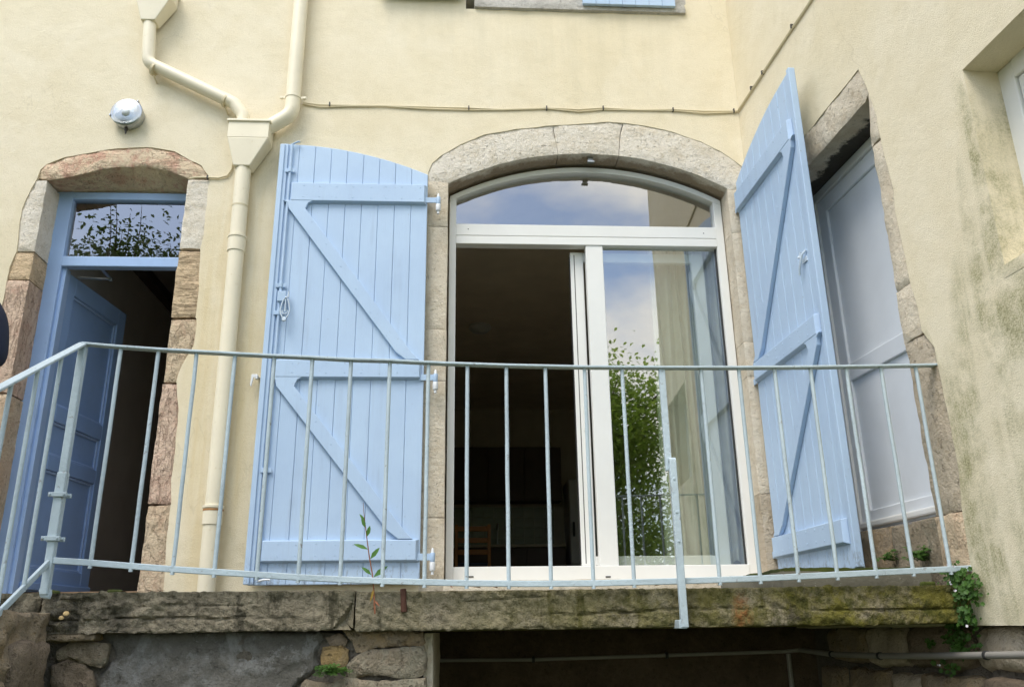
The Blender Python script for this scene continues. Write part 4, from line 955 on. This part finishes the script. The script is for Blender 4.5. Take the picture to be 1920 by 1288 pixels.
k = MB(); k.box(mx_-.003, mx_+.027, RY-.034, RY-.009, ze, zc-.012); k.tube([(mx_-.003, RY-.021, zc-.012), (mx_+.027, RY-.021, zc-.012)], .0128, 12); k.build('post_bracket', 'rail_paint', po, .003)
k = MB(); k.box(mx_-.012, mx_+.022, RY-.03, FRONT+.03, ze-.004, ze+.03); k.build('post_foot', 'rail_paint', po, .003)
for zq in (2.0, 2.12, 2.26):
    k = MB(); k.lathe([(.006, 0), (.004, .004)], (mx_+.012, RY-.034, zq), (0, -1, 0), 10); k.build('rivet', 'rail_paint', po)
# stair flight of the railing
SLOPE = -.625
def srail(z0): return [Vector((px_, RY-d, z0+SLOPE*d)) for d in (0, .6, 1.3, 2.0, 2.75)]
st = srail(tp[0].z+.003); sb_ = srail(bt[0].z-.005)
k = MB(); k.bar(st, .040, .011); k.build('stair_top_rail', 'rail_paint', rl, .003)
k = MB(); k.bar(sb_, .014, .025); k.build('stair_bottom_rail', 'rail_paint', rl, .003)
d = .175; j = 0
while d < 2.75:
    k = MB(); k.tube([(px_, RY-d, bt[0].z+SLOPE*d-.02), (px_, RY-d, tp[0].z+SLOPE*d)], .0086, 10); k.build('baluster', 'rail_paint', rl, 0, True); d += .17
k = MB(); k.box(px_-.02, px_+.02, RY-2.77, RY-2.73, .02, tp[0].z+SLOPE*2.75-.01); k.build('post', 'rail_paint', rl, .004)

# ================================================================== RAINWATER PIPES
dp = thing('downpipe', 'cream rainwater downpipes joining in a square hopper head beside the doorway', 'downpipe')
PY = -.075; PR = .0515
def P(x, y, Y=PY): return pY(x, y, Y)
def bend(pts, rad, k=8):      # round the corners of a polyline
    out = [pts[0]]
    for a, b_, c_ in zip(pts[:-2], pts[1:-1], pts[2:]):
        d1 = (a-b_).normalized(); d2 = (c_-b_).normalized(); ang = d1.angle(d2); L = min(rad/math.tan(ang/2), (a-b_).length*.48, (c_-b_).length*.48)
        s_, e_ = b_+d1*L, b_+d2*L
        for i in range(k+1):
            t = i/k; out.append(s_*(1-t)**2+b_*2*t*(1-t)+e_*t*t)
    return out+[pts[-1]]
def tube(nm, pts, r, mat='pipe_cream', par=dp, seg=20):
    k = MB(); k.tube(pts, r, seg); return k.build(nm, mat, par, 0, True)
top = P(563, 0); top = Vector((P(549, 180).x, PY, top.z+1.2))
top.x = P(563, 0).x+.0
a = [Vector((P(556, 90).x, PY, 7.6)), Vector((P(556, 90).x, PY, P(549, 205).z)), P(497, 243), P(480, 262)]
a[1] = P(547, 215); a[0] = Vector((a[1].x, PY, 7.8))
tube('pipe', bend(a, .12), PR)
hz1, hz0, hzm = P(460, 238).z, P(455, 318).z, P(460, 268).z
hxl, hxr = P(426, 250, -.15).x, P(503, 250, -.15).x
def hopper(x0, x1, zt, zm_, zb_, xc, rr):
    k = MB(); k.box(x0, x1, -.145, -.006, zm_, zt); bx = k.build('hopper_head', 'pipe_cream', dp, .004)
    k = MB(); k.box(x0-.010, x1+.010, -.156, -.004, zt-.004, zt+.014); k.build('hopper_rim', 'pipe_cream', bx, .004)
    k = MB(); r = rr; k.hexa([(xc-r, PY-r, zb_), (xc+r, PY-r, zb_), (xc+r, PY+r, zb_), (xc-r, PY+r, zb_), (x0, -.145, zm_+.001), (x1, -.145, zm_+.001), (x1, -.006, zm_+.001), (x0, -.006, zm_+.001)]); k.build('hopper_cone', 'pipe_cream', bx, .006)
lx = P(455, 330).x; lxb = P(388, 1095).x; lxm = (lx+lxb)/2
hopper(hxl, hxr, hz1, hzm, hz0, lx, PR*1.06)
low = [Vector((lx, PY, hz0+.02)), Vector((lxm, PY, 3.3)), Vector((lxb, PY, FLOOR-.01))]
tube('pipe', low, PR)
def atz(z): t = (z-low[0].z)/(low[2].z-low[0].z); return low[0].lerp(low[2], t)
for py_, rust in ((445, 0), (950, 1)):
    z = P(420, py_).z; q = atz(z); k = MB(); k.lathe([(PR+.001, -.11), (PR+.006, -.105), (PR+.006, -.012), (PR+.011, -.008), (PR+.011, .006), (PR+.002, .010)], q, (0, 0, 1), 24); c_ = k.build('collar', 'pipe_cream', dp, 0, True)
    if rust:
        k = MB(); k.lathe([(PR+.0075, -.026), (PR+.0075, -.014)], q, (0, 0, 1), 24); k.build('rust_ring', 'rust_ring', c_, 0, True)
z = P(448, 388).z; k = MB(); k.lathe([(PR+.0015, -.006), (PR+.0015, .006)], atz(z), (0, 0, 1), 24); k.build('joint_band', 'cable_cream', dp, 0, True)
# upper left hopper and its offset pipe
hx0, hx1 = P(249, 20, -.15).x, P(317, 20, -.15).x; z_t = P(285, 0).z+.02; hc = P(285, 48).x; zb2 = P(285, 46).z
hopper(hx0, hx1, z_t+.05, P(285, 6).z, zb2, P(281, 48).x, PR*.98)
off_ = [P(281, 42), P(278, 118), P(440, 195), P(457, 218), P(456, 246)]
off_[4].x = off_[3].x
tube('offset_pipe', bend(off_, .085), PR*.86)
for (x, y) in ((290, 131), (424, 190)):
    q = P(x, y); d_ = (off_[2]-off_[1]).normalized(); k = MB(); k.lathe([(PR*.86+.004, -.008), (PR*.86+.004, .008)], q, d_, 20); br = k.build('bracket', 'cable_cream', dp, 0, True)
    k = MB(); k.tube([q-Vector((0, 0, PR)), (q.x, 0.0, q.z-PR-.012)], .005, 8); k.build('bracket_spike', 'cable_cream', br)
q = P(548, 184); k = MB(); k.lathe([(PR+.004, -.010), (PR+.004, .010)], (a[1].x, PY, q.z), (0, 0, 1), 22); br = k.build('bracket', 'pipe_cream', dp, 0, True)
for sg in (-1, 1):
    k = MB(); k.box(a[1].x+sg*(PR+.022)-.02, a[1].x+sg*(PR+.022)+.02, PY-.004, PY+.004, q.z-.01, q.z+.01); k.lathe([(.011, -.012), (.011, .008)], (a[1].x+sg*(PR+.028), PY, q.z), (0, -1, 0), 8); k.build('bracket_ear', 'pipe_cream', br, .002)

# ================================================================== WALL LAMP
lp_ = pY(238, 212, -.06); la = thing('wall_lamp', 'round glass bulkhead lamp in a metal ring above the arched doorway', 'lamp')
c0_ = Vector((lp_.x, 0, lp_.z)); ax = (0, -1, 0); R_ = .102
k = MB(); k.lathe([(R_, 0), (R_+.003, .045), (R_-.004, .062), (R_-.014, .064), (R_-.030, .045), (.030, .022), (.004, .02)], c0_+Vector((0, .002, 0)), ax, 36); k.build('base', 'steel', la, 0, True)
k = MB(); k.lathe([(R_-.004, .05), (R_+.006, .056), (R_+.006, .072), (R_-.004, .078)], c0_, ax, 36); k.build('ring', 'steel', la, .002, True)
k = MB(); k.lathe([(R_-.006, .07), (R_-.012, .092), (R_-.028, .112), (R_-.055, .127), (.02, .134), (.002, .135)], c0_, ax, 36); k.build('glass_dome', 'glass_lamp', la, 0, True)
k = MB(); k.lathe([(.014, .020), (.015, .035), (.027, .055), (.031, .072), (.024, .088), (.008, .096)], c0_+Vector((0, 0, -.01)), ax, 20); k.build('bulb', 'white_iron', la, 0, True)
for an in (.9, 3.4):
    k = MB(); q = c0_+Vector((cos(an)*(R_+.008), 0, sin(an)*(R_+.008))); k.box(q.x-.005, q.x+.005, -.08, -.05, q.z-.008, q.z+.008); k.build('clasp', 'steel', la, .002)
k = MB(); k.lathe([(.013, 0), (.013, .022), (.008, .03), (.005, .05)], c0_+Vector((-.002, -.03, -R_+.004)), (0, 0, -1), 12); k.build('cable_gland', 'clip_dark', la, 0, True)

# ================================================================== CABLES
cb = thing('wall_cable', 'cream cable clipped across the facade above the arch and up the side wall', 'cable')
mpx = [(568, 193), (600, 197), (650, 198), (720, 199), (790, 201), (879, 203), (940, 206), (1025, 203), (1085, 206), (1131, 203), (1200, 207), (1262, 206), (1320, 209), (1376, 209), (1383, 208)]
for dz, r_c in ((0.0, .0052), (-.011, .0046)):
    pts = [pY(x, y, -.008)+Vector((0, 0, dz*(1+.8*sin(i*1.7)))) for i, (x, y) in enumerate(mpx)]
    spx = [(1386, 207), (1405, 178), (1430, 140), (1458, 97), (1487, 53), (1505, 27), (1528, -8), (1600, -118)]
    pts += [sideT(*RW(x, y), .008)+Vector((0, 0, dz)) for x, y in spx]
    k = MB(); k.tube(pts, r_c, 7); k.build('wire', 'cable_cream', cb, 0, True)
for (x, y) in ((879, 203), (1025, 203), (1131, 203), (1262, 206), (1376, 208), (618, 196)):
    q = pY(x, y, -.012); k = MB(); k.box(q.x-.004, q.x+.004, q.y-.008, .0, q.z-.016, q.z+.016); k.build('clip', 'clip_dark', cb, .001)
for (x, y) in ((1411, 166), (1487, 50), (1432, 137)):
    t_, z_ = RW(x, y); k = MB(); k.box(t_-.006, t_+.006, -.018, .0, z_-.014, z_+.014, lambda a_, b_, c_: sideT(a_, c_, -b_)); k.build('clip', 'clip_dark', cb, .001)
cb2 = thing('short_cable', 'short cream wire looping from the hopper cone to the doorway arch', 'cable')
pts = [pY(x, y, -.012) for x, y in ((355, 335), (368, 333), (389, 333), (410, 334), (426, 330), (434, 318), (436, 306))]
k = MB(); k.tube(pts, .0065, 8); k.build('wire', 'cable_cream', cb2, 0, True)
q = pts[2]; k = MB(); k.box(q.x-.004, q.x+.004, q.y-.01, 0, q.z-.012, q.z+.016); k.build('clip', 'clip_dark', cb2, .001)
# ================================================================== SMALL PLANTS
rg = random.Random(21)
def rv(): return Vector((rg.uniform(-1, 1), rg.uniform(-1, 1), rg.uniform(-1, 1)))
CAMN = Vector((0, -1, .1))
# seedling in the joint of the slabs
sp_ = thing('seedling', 'slender seedling with paired green leaves sprouting from the slab joint', 'plant')
SY = FRONT-.03
stem = [pY(x, y, SY) for x, y in ((703, 1150), (701, 1110), (698, 1075), (692, 1040), (688, 1010), (685, 985), (682, 958), (681, 942))]
k = MB(); k.tube(stem, [.0035, .003, .0028, .0024, .002, .0018, .0012, .0008], 7); k.build('stem', 'dead_leaf', sp_, 0, True)
for (bx_, by_, ex, ey, wd) in ((700, 1082, 723, 1063, .022), (697, 1078, 681, 1064, .016), (694, 1048, 709, 1029, .019), (691, 1030, 667, 1020, .017), (688, 1006, 693, 988, .017), (685, 990, 679, 972, .016), (684, 978, 676, 965, .012)):
    p0, p1 = pY(bx_, by_, SY), pY(ex, ey, SY-.01); k = MB(); k.leaf(p0, p1-p0, Vector((.2, -1, .3)), (p1-p0).length*1.15, wd, .12); k.build('leaf', 'leaf_seedling', sp_, recalc=False, smooth=True)
for (bx_, by_, ex, ey, wd) in ((702, 1100, 694, 1128, .010),):
    p0, p1 = pY(bx_, by_, SY), pY(ex, ey, SY-.01); k = MB(); k.leaf(p0, p1-p0, Vector((.2, -1, .3)), (p1-p0).length, wd); k.build('leaf', 'leaf_yellow', sp_, recalc=False)
for (bx_, by_, ex, ey, wd) in ((702, 1125, 712, 1136, .008), (702, 1130, 703, 1152, .008)):
    p0, p1 = pY(bx_, by_, SY), pY(ex, ey, SY-.01); k = MB(); k.leaf(p0, p1-p0, Vector((.2, -1, .3)), (p1-p0).length, wd); k.build('leaf', 'dead_leaf', sp_, recalc=False)
# tuft on the pier
def tuft(name, label, c, n_, L, mat, up=.5, wd=.008):
    t = thing(name, label, 'plant'); k = MB()
    for i in range(n_):
        an = rg.uniform(0, 2*pi); d = Vector((cos(an), -abs(sin(an))*.8-.2, rg.uniform(-.3, 1)*up+.1)).normalized(); l = L*rg.uniform(.5, 1.1); p = c+rv()*.012
        mid = p+d*l*.55; k.tube([p, mid, mid+(d+Vector((0, 0, -.5))).normalized()*l*.45], [.0012, .001, .0006], 4)
        for j in range(7):
            q = p.lerp(mid, (j+1)/7) if j < 4 else mid+(d+Vector((0, 0, -.5))).normalized()*l*.45*(j-3)/4
            sd_ = d.cross(Vector((rg.uniform(-.3, .3), -.4, 1))).normalized()
            for sg in (-1, 1): k.leaf(q, sd_*sg+d*.35, Vector((0, -.5, 1)), wd*2.4*rg.uniform(.7, 1.1), wd)
    k.build('foliage', mat, t, recalc=False); return t
tuft('fern_tuft', 'small green fern tuft rooted in the pier joint', pY(622, 1258, PF-.03), 26, .085, 'leaf_herb', .6, .007)
tuft('weed_tuft', 'green weed growing beside the white door on its stone sill', sideT(*RW(1728, 1045), .02), 22, .10, 'leaf_herb', 1.0, .011)
tuft('wall_weed', 'low green weed in the corner under the white door', sideT(*RW(1668, 1045), .02), 12, .06, 'leaf_herb', .7, .009)
# trailing toadflax at the end of the railing
tf = thing('toadflax', 'trailing toadflax with tiny white flowers spilling over the railing end', 'plant')
fo, flw, stm = MB(), [], MB()
def lobed(k, p, nrm, r):
    nrm = nrm.normalized(); a_ = nrm.orthogonal().normalized(); b_ = nrm.cross(a_); ph = rg.uniform(0, 6.3)
    vs = [p-nrm*r*.15]
    for i in range(10):
        t = ph+2*pi*i/10; rr = r*(1.0 if i % 2 == 0 else .72); vs.append(p+(a_*cos(t)+b_*sin(t))*rr+nrm*r*rg.uniform(-.05, .12))
    k.add(vs, [(0, i+1, (i+1) % 10+1) for i in range(10)])
def tfpoint(x, y, dep): t_, z_ = RW(x, y); return sideT(t_, z_, dep)
blobs = [(1815, 1080, 26, 22, 60), (1825, 1105, 30, 30, 80), (1812, 1140, 26, 30, 70), (1800, 1165, 18, 14, 26), (1830, 1160, 18, 14, 34), (1788, 1182, 10, 8, 10), (1795, 1195, 26, 12, 26), (1795, 1215, 22, 14, 26), (1786, 1228, 40, 6, 14), (1775, 1255, 20, 12, 8), (1845, 1090, 8, 14, 8), (1770, 1248, 25, 15, 5), (1740, 1205, 12, 8, 4)]
for (bx_, by_, rx, ry, n_) in blobs:
    prevp = None
    for i in range(int(n_*1.5)):
        x, y = bx_+rg.gauss(0, .5)*rx, by_+rg.gauss(0, .5)*ry; p = tfpoint(x, y, rg.uniform(.012, .075) if by_ < 1175 else rg.uniform(.0, .03)-.03)
        lobed(fo, p, NR*.8+Vector((rg.uniform(-.5, .5), rg.uniform(-1, .1), rg.uniform(-.1, .9))), rg.uniform(.005, .0155))
        if prevp is not None and (p-prevp).length < .09 and i % 2: stm.tube([prevp, (p+prevp)/2+Vector((0, 0, -.008)), p], .0008, 4)
        prevp = p
fo.build('foliage', 'leaf_herb', tf, recalc=False); stm.build('stems', 'leaf_herb', tf)
for (x, y) in ((1810, 1060), (1824, 1062), (1815, 1093), (1800, 1110), (1825, 1107), (1802, 1141), (1800, 1146), (1803, 1152), (1794, 1159), (1846, 1173), (1778, 1234), (1767, 1246), (1804, 1119), (1731, 1092), (1763, 1144)):
    p = tfpoint(x, y, .085 if y < 1180 else .02); k = MB()
    for q in range(3): k.leaf(p, Vector((rg.uniform(-1, 1), -.5, rg.uniform(-.6, 1))), NR, .011, .009)
    k.build('flower', 'petal', tf, recalc=False)
# fungus and moss cushions on the broken slab end
fg = thing('bracket_fungus', 'pair of small tan caps under the broken slab corner', 'fungus')
for (x, y, r) in ((124, 1150, .012), (115, 1158, .010)):
    p = pY(x, y, FRONT-.012); k = MB(); k.lathe([(.002, -.004), (r, 0), (r*.8, .005), (.002, .008)], p, (.2, -.6, .6), 14); k.build('cap', 'mushroom', fg, 0, True)
for i, (x, y, r, lb) in enumerate(((218, 1101, .03, 'dark green moss cushion on the slab edge before the dark hall'), (100, 1098, .026, 'dark moss clump round the foot of the corner post'), (1740, 1098, .03, 'green moss clump on the slab beside the pebbly step'))):
    p = pY(x, y, FRONT+.05); k = MB(); rough_box(k, p.x-r, p.x+r, p.y-r*.7, p.y+r*.7, FLOOR-.01, FLOOR+.016, .006, .006, .01, 50+i); meta(k.build('moss_cushion', 'moss', smooth=True), lb, 'moss')
dlv = random.Random(4)
for i in range(9):
    x = dlv.uniform(-.1, 1.0) if i < 6 else dlv.uniform(-1.5, -1.2)
    k = MB(); k.leaf(Vector((x, FRONT+.03, FLOOR+.006)), Vector((dlv.uniform(-1, 1), dlv.uniform(-1, .2), .15)), Vector((0, 0, 1)), dlv.uniform(.025, .05), .018)
    meta(k.build('dead_leaf', 'dead_leaf', recalc=False), *(('brown dead leaf on the slab edge before the french window', 'leaf', 'dead leaves before the window') if i < 6 else ('brown dead leaf on the slab edge by the corner post', 'leaf', 'dead leaves by the post')))

# ================================================================== INSIDE THE KITCHEN
RF = 1.93
def make_chair(x, y, rot, label):
    ch = thing('dining_chair', label, 'chair'); ch.location = (x, y, RF); ch.rotation_euler = (0, 0, rot)
    def b_(nm, x0, x1, y0, y1, z0, z1, mat='wood_orange', bev=.006): k = MB(); k.box(x0, x1, y0, y1, z0, z1); k.build(nm, mat, ch, bev)
    for sx in (-.2, .2):
        b_('leg', sx-.02, sx+.02, -.21, -.17, 0, .45); b_('leg', sx-.02, sx+.02, .17, .21, 0, .98)
    b_('seat', -.23, .23, -.23, .21, .45, .485); b_('cushion', -.21, .21, -.21, .17, .486, .53, 'cushion_blue', .02)
    for z in (.62, .76, .90): b_('back_slat', -.18, .18, .178, .202, z, z+.06)
    b_('stretcher', -.18, .18, -.20, -.18, .2, .235); b_('stretcher', -.18, .18, .18, .20, .2, .235)
    for sx in (-.2, .2): b_('stretcher', sx-.012, sx+.012, -.17, .17, .27, .30)
    for z in (.36,): b_('apron', -.18, .18, -.215, -.195, .39, .45); b_('apron', -.18, .18, .18, .2, .39, .45)
make_chair(pY(886, 1000, 5.5).x, 5.5, radians(180), 'orange wooden dining chair with a dark cushion inside the kitchen')
kc = thing('kitchen_cabinet', 'dark kitchen base cabinet along the back wall with a tap', 'cabinet')
def kb(nm, mat, x0, x1, y0, y1, z0, z1, par=kc, bev=.005): k = MB(); k.box(x0, x1, y0, y1, RF+z0, RF+z1); return k.build(nm, mat, par, bev)
kb('carcass', 'cabinet_dark', -.7, 1.5, 7.0, 7.58, .0, .86); kb('worktop', 'room_wall', -.72, 1.5, 6.96, 7.59, .862, .90)
for i in range(4): kb('door', 'cabinet_dark', -.68+i*.545, -.15+i*.545, 6.975, 6.998, .1, .84)
tp_ = MB(); tp_.tube(bend([Vector((.55, 7.45, RF+.9)), Vector((.55, 7.45, RF+1.22)), Vector((.55, 7.2, RF+1.22)), Vector((.55, 7.2, RF+1.12))], .08), .014, 10); tp_.build('tap', 'steel', kc, 0, True)
wc = thing('wall_cabinet', 'dark wall cabinet hung above the tiled kitchen counter', 'cabinet')
kb('carcass', 'cabinet_dark', -.7, 1.5, 7.25, 7.58, 1.55, 2.35, wc)
for i in range(4): kb('door', 'cabinet_dark', -.68+i*.545, -.15+i*.545, 7.225, 7.248, 1.57, 2.33, wc)
ts = thing('tile_splashback', 'pale square tiles on the kitchen back wall above the counter', 'tiles')
k = MB(); k.box(-.145/2, .145/2, 0, .008, -.145/2, .145/2); t0_ = k.build('tile', 'tile_green', ts, .003); t0_.location = (-.62, 7.588, RF+.98)
for i in range(14):
    for j in range(4):
        if i+j == 0: continue
        c = t0_.copy(); COL.objects.link(c); c.parent = ts; c.location = (-.62+i*.15, 7.588, RF+.98+j*.15)
fr = thing('refrigerator', 'white upright refrigerator standing at the back of the kitchen', 'refrigerator')
kb('body', 'fridge_white', 1.56, 2.18, 6.98, 7.58, .02, 1.82, fr, .02); kb('door', 'fridge_white', 1.565, 2.175, 6.93, 6.975, .62, 1.81, fr, .015); kb('door', 'fridge_white', 1.565, 2.175, 6.93, 6.975, .04, .60, fr, .015)
kb('handle', 'black_rubber', 1.60, 1.63, 6.90, 6.932, 1.0, 1.2, fr)
cl_ = thing('ceiling_lamp', 'small round lamp on the kitchen ceiling', 'lamp'); p = pZ(900, 614, 4.93)
k = MB(); k.lathe([(.12, 0), (.13, .03), (.09, .07), (.01, .085)], (p.x, min(p.y, 7), 4.948), (0, 0, -1), 24); k.build('shade', 'fridge_white', cl_, 0, True)

# ================================================================== PERSON on the landing (only a sleeve shows)
pe = thing('person', 'person in a navy short sleeved shirt standing on the landing by the door', 'person')
pe.location = (-2.605, -1.10, FLOOR+.006); pe.rotation_euler = (0, 0, radians(8))
def skin(name, mat, verts, edges, radii, root, sub=2):
    me = bpy.data.meshes.new(name); me.from_pydata(verts, edges, []); o = link(bpy.data.objects.new(name, me), pe)
    me.materials.append(MATS[mat]); md = o.modifiers.new('skin', 'SKIN'); md.use_smooth_shade = True
    for v, r in zip(me.skin_vertices[0].data, radii): v.radius = (r, r) if not isinstance(r, tuple) else r
    me.skin_vertices[0].data[root].use_root = True
    sb2 = o.modifiers.new('sub', 'SUBSURF'); sb2.levels = sub; sb2.render_levels = sub
    return o
V_, E_, R_l = [], [], []
def chain(start, pts):
    prev = start
    for (p, r) in pts:
        V_.append(p); R_l.append(r); i = len(V_)-1
        if prev is not None: E_.append((prev, i))
        prev = i
    return prev
pel = chain(None, [((0, 0, .95), (.15, .11))]); chest = chain(pel, [((0, 0, 1.12), (.145, .105)), ((0, .0, 1.32), (.16, .115)), ((0, .005, 1.44), (.12, .09))])
neck = chain(chest, [((0, 0, 1.52), .055), ((0, -.01, 1.58), .062)]); chain(neck, [((0, -.015, 1.64), (.075, .095)), ((0, -.012, 1.70), (.078, .10)), ((0, -.005, 1.755), (.06, .08))])
for sg in (-1, 1):
    wr = chain(chest, [((sg*.15, .0, 1.43), .07), ((sg*.205, .0, 1.38), .062), ((sg*.232, .012, 1.22), .05), ((sg*.245, .015, 1.09), .042), ((sg*.24, -.02, .97), .037), ((sg*.235, -.05, .84), .027)])
    palm = chain(wr, [((sg*.233, -.058, .79), (.020, .034)), ((sg*.231, -.064, .745), (.018, .036))])
    for q, (dy, L) in enumerate(((.030, .068), (.010, .078), (-.010, .074), (-.030, .058))):
        chain(palm, [((sg*.229, -.066-dy, .722), .0095), ((sg*.225, -.068-dy, .722-L*.5), .0088), ((sg*.214, -.066-dy, .722-L*.95), .0075)])
    chain(wr, [((sg*.225, -.095, .80), .012), ((sg*.220, -.115, .765), .0105), ((sg*.214, -.12, .735), .009)])
    kn = chain(pel, [((sg*.095, 0, .86), .095), ((sg*.105, .0, .70), .082), ((sg*.108, -.005, .50), .060), ((sg*.108, .015, .34), .058), ((sg*.108, .02, .10), .038)])
    chain(kn, [((sg*.11, .0, .05), .042), ((sg*.115, -.10, .04), .040), ((sg*.118, -.16, .032), .032)])
skin('body', 'skin', V_, E_, R_l, 0)
V2 = [(0, 0, .78), (0, 0, 1.05), (0, .0, 1.33), (0, .005, 1.50)] + [q for sg in (-1, 1) for q in ((sg*.16, 0, 1.435), (sg*.215, 0, 1.375), (sg*.238, .012, 1.24), (sg*.246, .014, 1.11))]
skin('shirt', 'navy_cloth', V2, [(0, 1), (1, 2), (2, 3), (3, 4), (4, 5), (5, 6), (6, 7), (3, 8), (8, 9), (9, 10), (10, 11)], [(.205, .155), (.185, .14), (.185, .135), (.10, .08)]+[.088, .082, .074, .070]*2, 0)
V3 = [(0, 0, 1.0)] + [q for sg in (-1, 1) for q in ((sg*.097, 0, .86), (sg*.106, 0, .70), (sg*.109, -.003, .50), (sg*.109, .012, .30), (sg*.109, .018, .09))]
skin('trousers', 'jeans', V3, [(0, 1), (1, 2), (2, 3), (3, 4), (4, 5), (0, 6), (6, 7), (7, 8), (8, 9), (9, 10)], [(.175, .13)]+[.115, .10, .083, .075, .07]*2, 0)
for sg in (-1, 1):
    k = MB(); rough_box(k, sg*.115-.048, sg*.115+.048, -.21, .075, 0.0, .085, .03, .003, .03, 3); k.build('shoe', 'black_rubber', pe, smooth=True)
k = MB(); vs = []
me = bpy.data.meshes.new('hair'); bmh = bmesh.new(); bmesh.ops.create_uvsphere(bmh, u_segments=20, v_segments=14, radius=1.0)
for v in list(bmh.verts):
    v.co = Vector((v.co.x*.088, v.co.y*.108+.008, v.co.z*.105+1.715))
bmesh.ops.delete(bmh, geom=[v for v in bmh.verts if v.co.z < 1.70+max(0, -(v.co.y+.02))*.9 - max(0, v.co.y)*.9], context='VERTS'); bmh.to_mesh(me); bmh.free(); me.materials.append(MATS['hair_grey'])
for p in me.polygons: p.use_smooth = True
link(bpy.data.objects.new('hair', me), pe)
for sg in (-1, 1):
    k = MB(); k.lathe([(.002, -.012), (.009, -.007), (.012, 0), (.009, .008), (.002, .012)], (sg*.032, -.097, 1.682), (0, -1, 0), 12); k.build('eye', 'eye_white', pe, 0, True)
    k = MB(); k.lathe([(.005, 0), (.002, .002)], (sg*.032, -.1085, 1.682), (0, -1, 0), 10); k.build('pupil', 'black_rubber', pe)
    k = MB(); k.tube([(sg*.082, .005, 1.705), (sg*.096, .012, 1.70), (sg*.094, .008, 1.67), (sg*.084, 0, 1.645)], [.008, .012, .011, .007], 8); k.build('ear', 'skin', pe, 0, True)
k = MB(); k.tube([(0, -.104, 1.688), (0, -.118, 1.665), (0, -.13, 1.645), (0, -.108, 1.638)], [.008, .011, .014, .010], 10); k.build('nose', 'skin', pe, 0, True)
k = MB(); k.tube([(-.024, -.098, 1.607), (-.010, -.108, 1.610), (.010, -.108, 1.610), (.024, -.098, 1.607)], [.003, .006, .006, .003], 8); k.build('mouth', 'dead_leaf', pe, 0, True)

# ================================================================== GARDEN TREES (behind the camera; seen in the panes)
def tree(name, label, base, H, trunk_h, R, nb, nleaf, L, mat, shoots, seed):
    rn = random.Random(seed); t = thing(name, label, 'tree'); t.location = base
    tr = MB(); lv = MB(); V0 = Vector
    tr.tube([V0((0, 0, -.1)), V0((.03*R, .02, trunk_h*.5)), V0((0, .05, trunk_h)), V0((.1, 0, trunk_h+(H-trunk_h)*.6))], [H*.022, H*.018, H*.014, H*.004], 10)
    tips = []
    for i in range(nb):
        an = 2*pi*i/nb*1.618+rn.uniform(-.3, .3); z0 = trunk_h*rn.uniform(.75, 1.0)+(H-trunk_h)*.5*rn.random()
        rr = R*rn.uniform(.05, 1.0); z1 = z0+(H-z0)*rn.uniform(.25, .92)*(1-.35*(rr/R)**2)
        a = V0((0, .04, z0)); c = V0((cos(an)*rr, sin(an)*rr, z1)); b_ = a.lerp(c, .5)+V0((0, 0, (z1-z0)*.12))
        tr.tube([a, b_, c], [H*.008, H*.005, H*.0018], 6); tips.append((a, b_, c))
    for i in range(nleaf):
        a, b_, c = tips[rn.randrange(len(tips))]; s_ = rn.random()**.42
        p = (a.lerp(b_, s_*2) if s_ < .5 else b_.lerp(c, s_*2-1)) + V0((rn.gauss(0, 1), rn.gauss(0, 1), rn.gauss(0, .8)))*R*.16
        d = V0((rn.uniform(-1, 1), rn.uniform(-1, 1), rn.uniform(-.9, .6))); lv.leaf(p, d, V0((rn.uniform(-.5, .5), rn.uniform(-.5, .5), 1)), L*rn.uniform(.6, 1.2), L*.55)
    for i in range(shoots):     # upright leafy shoots that break the outline
        a, b_, c = tips[rn.randrange(len(tips))]; p0 = b_.lerp(c, rn.uniform(.6, 1)); ln_ = rn.uniform(.35, 1.0); p1 = p0+V0((rn.uniform(-.25, .25), rn.uniform(-.25, .25), 1))*ln_
        tr.tube([p0, p0.lerp(p1, .5)+V0((.02, 0, 0)), p1], [.008, .006, .003], 5)
        for j in range(int(ln_/.055)):
            q = p0.lerp(p1, j*.055/ln_); an = j*2.4; lv.leaf(q, V0((cos(an), sin(an), rn.uniform(-.5, .4))), V0((0, 0, 1)), L*rn.uniform(.8, 1.15), L*.58)
    tr.build('trunk', 'bark', t, 0, True); lv.build('crown', mat, t, recalc=False)
    return t
tc_ = CAMP + ray(232, 460)*((4.35+DIST)/ray(232, 460).y)     # direction of the reflection in the transom pane, mirrored in the glass
ptop = CAMP + ray(225, 392)*((4.55+DIST)/ray(225, 392).y)
tree('pear_tree', 'pear tree with upright leafy shoots standing left of the steps', (tc_.x, .48-4.4, 0), ptop.z-.15, 2.2, 1.5, 64, 48000, .068, 'leaf_pear', 70, 3)
tree('garden_tree', 'broad bright green tree standing across the lawn', (2.5, -15.0, 0), 9.0, 1.4, 3.4, 70, 62000, .145, 'leaf_bright', 30, 8)
tree('garden_tree', 'smaller round bright green tree at the lawn edge', (-1.5, -19.0, 0), 6.0, 1.5, 3.4, 26, 9000, .16, 'leaf_bright', 20, 12)
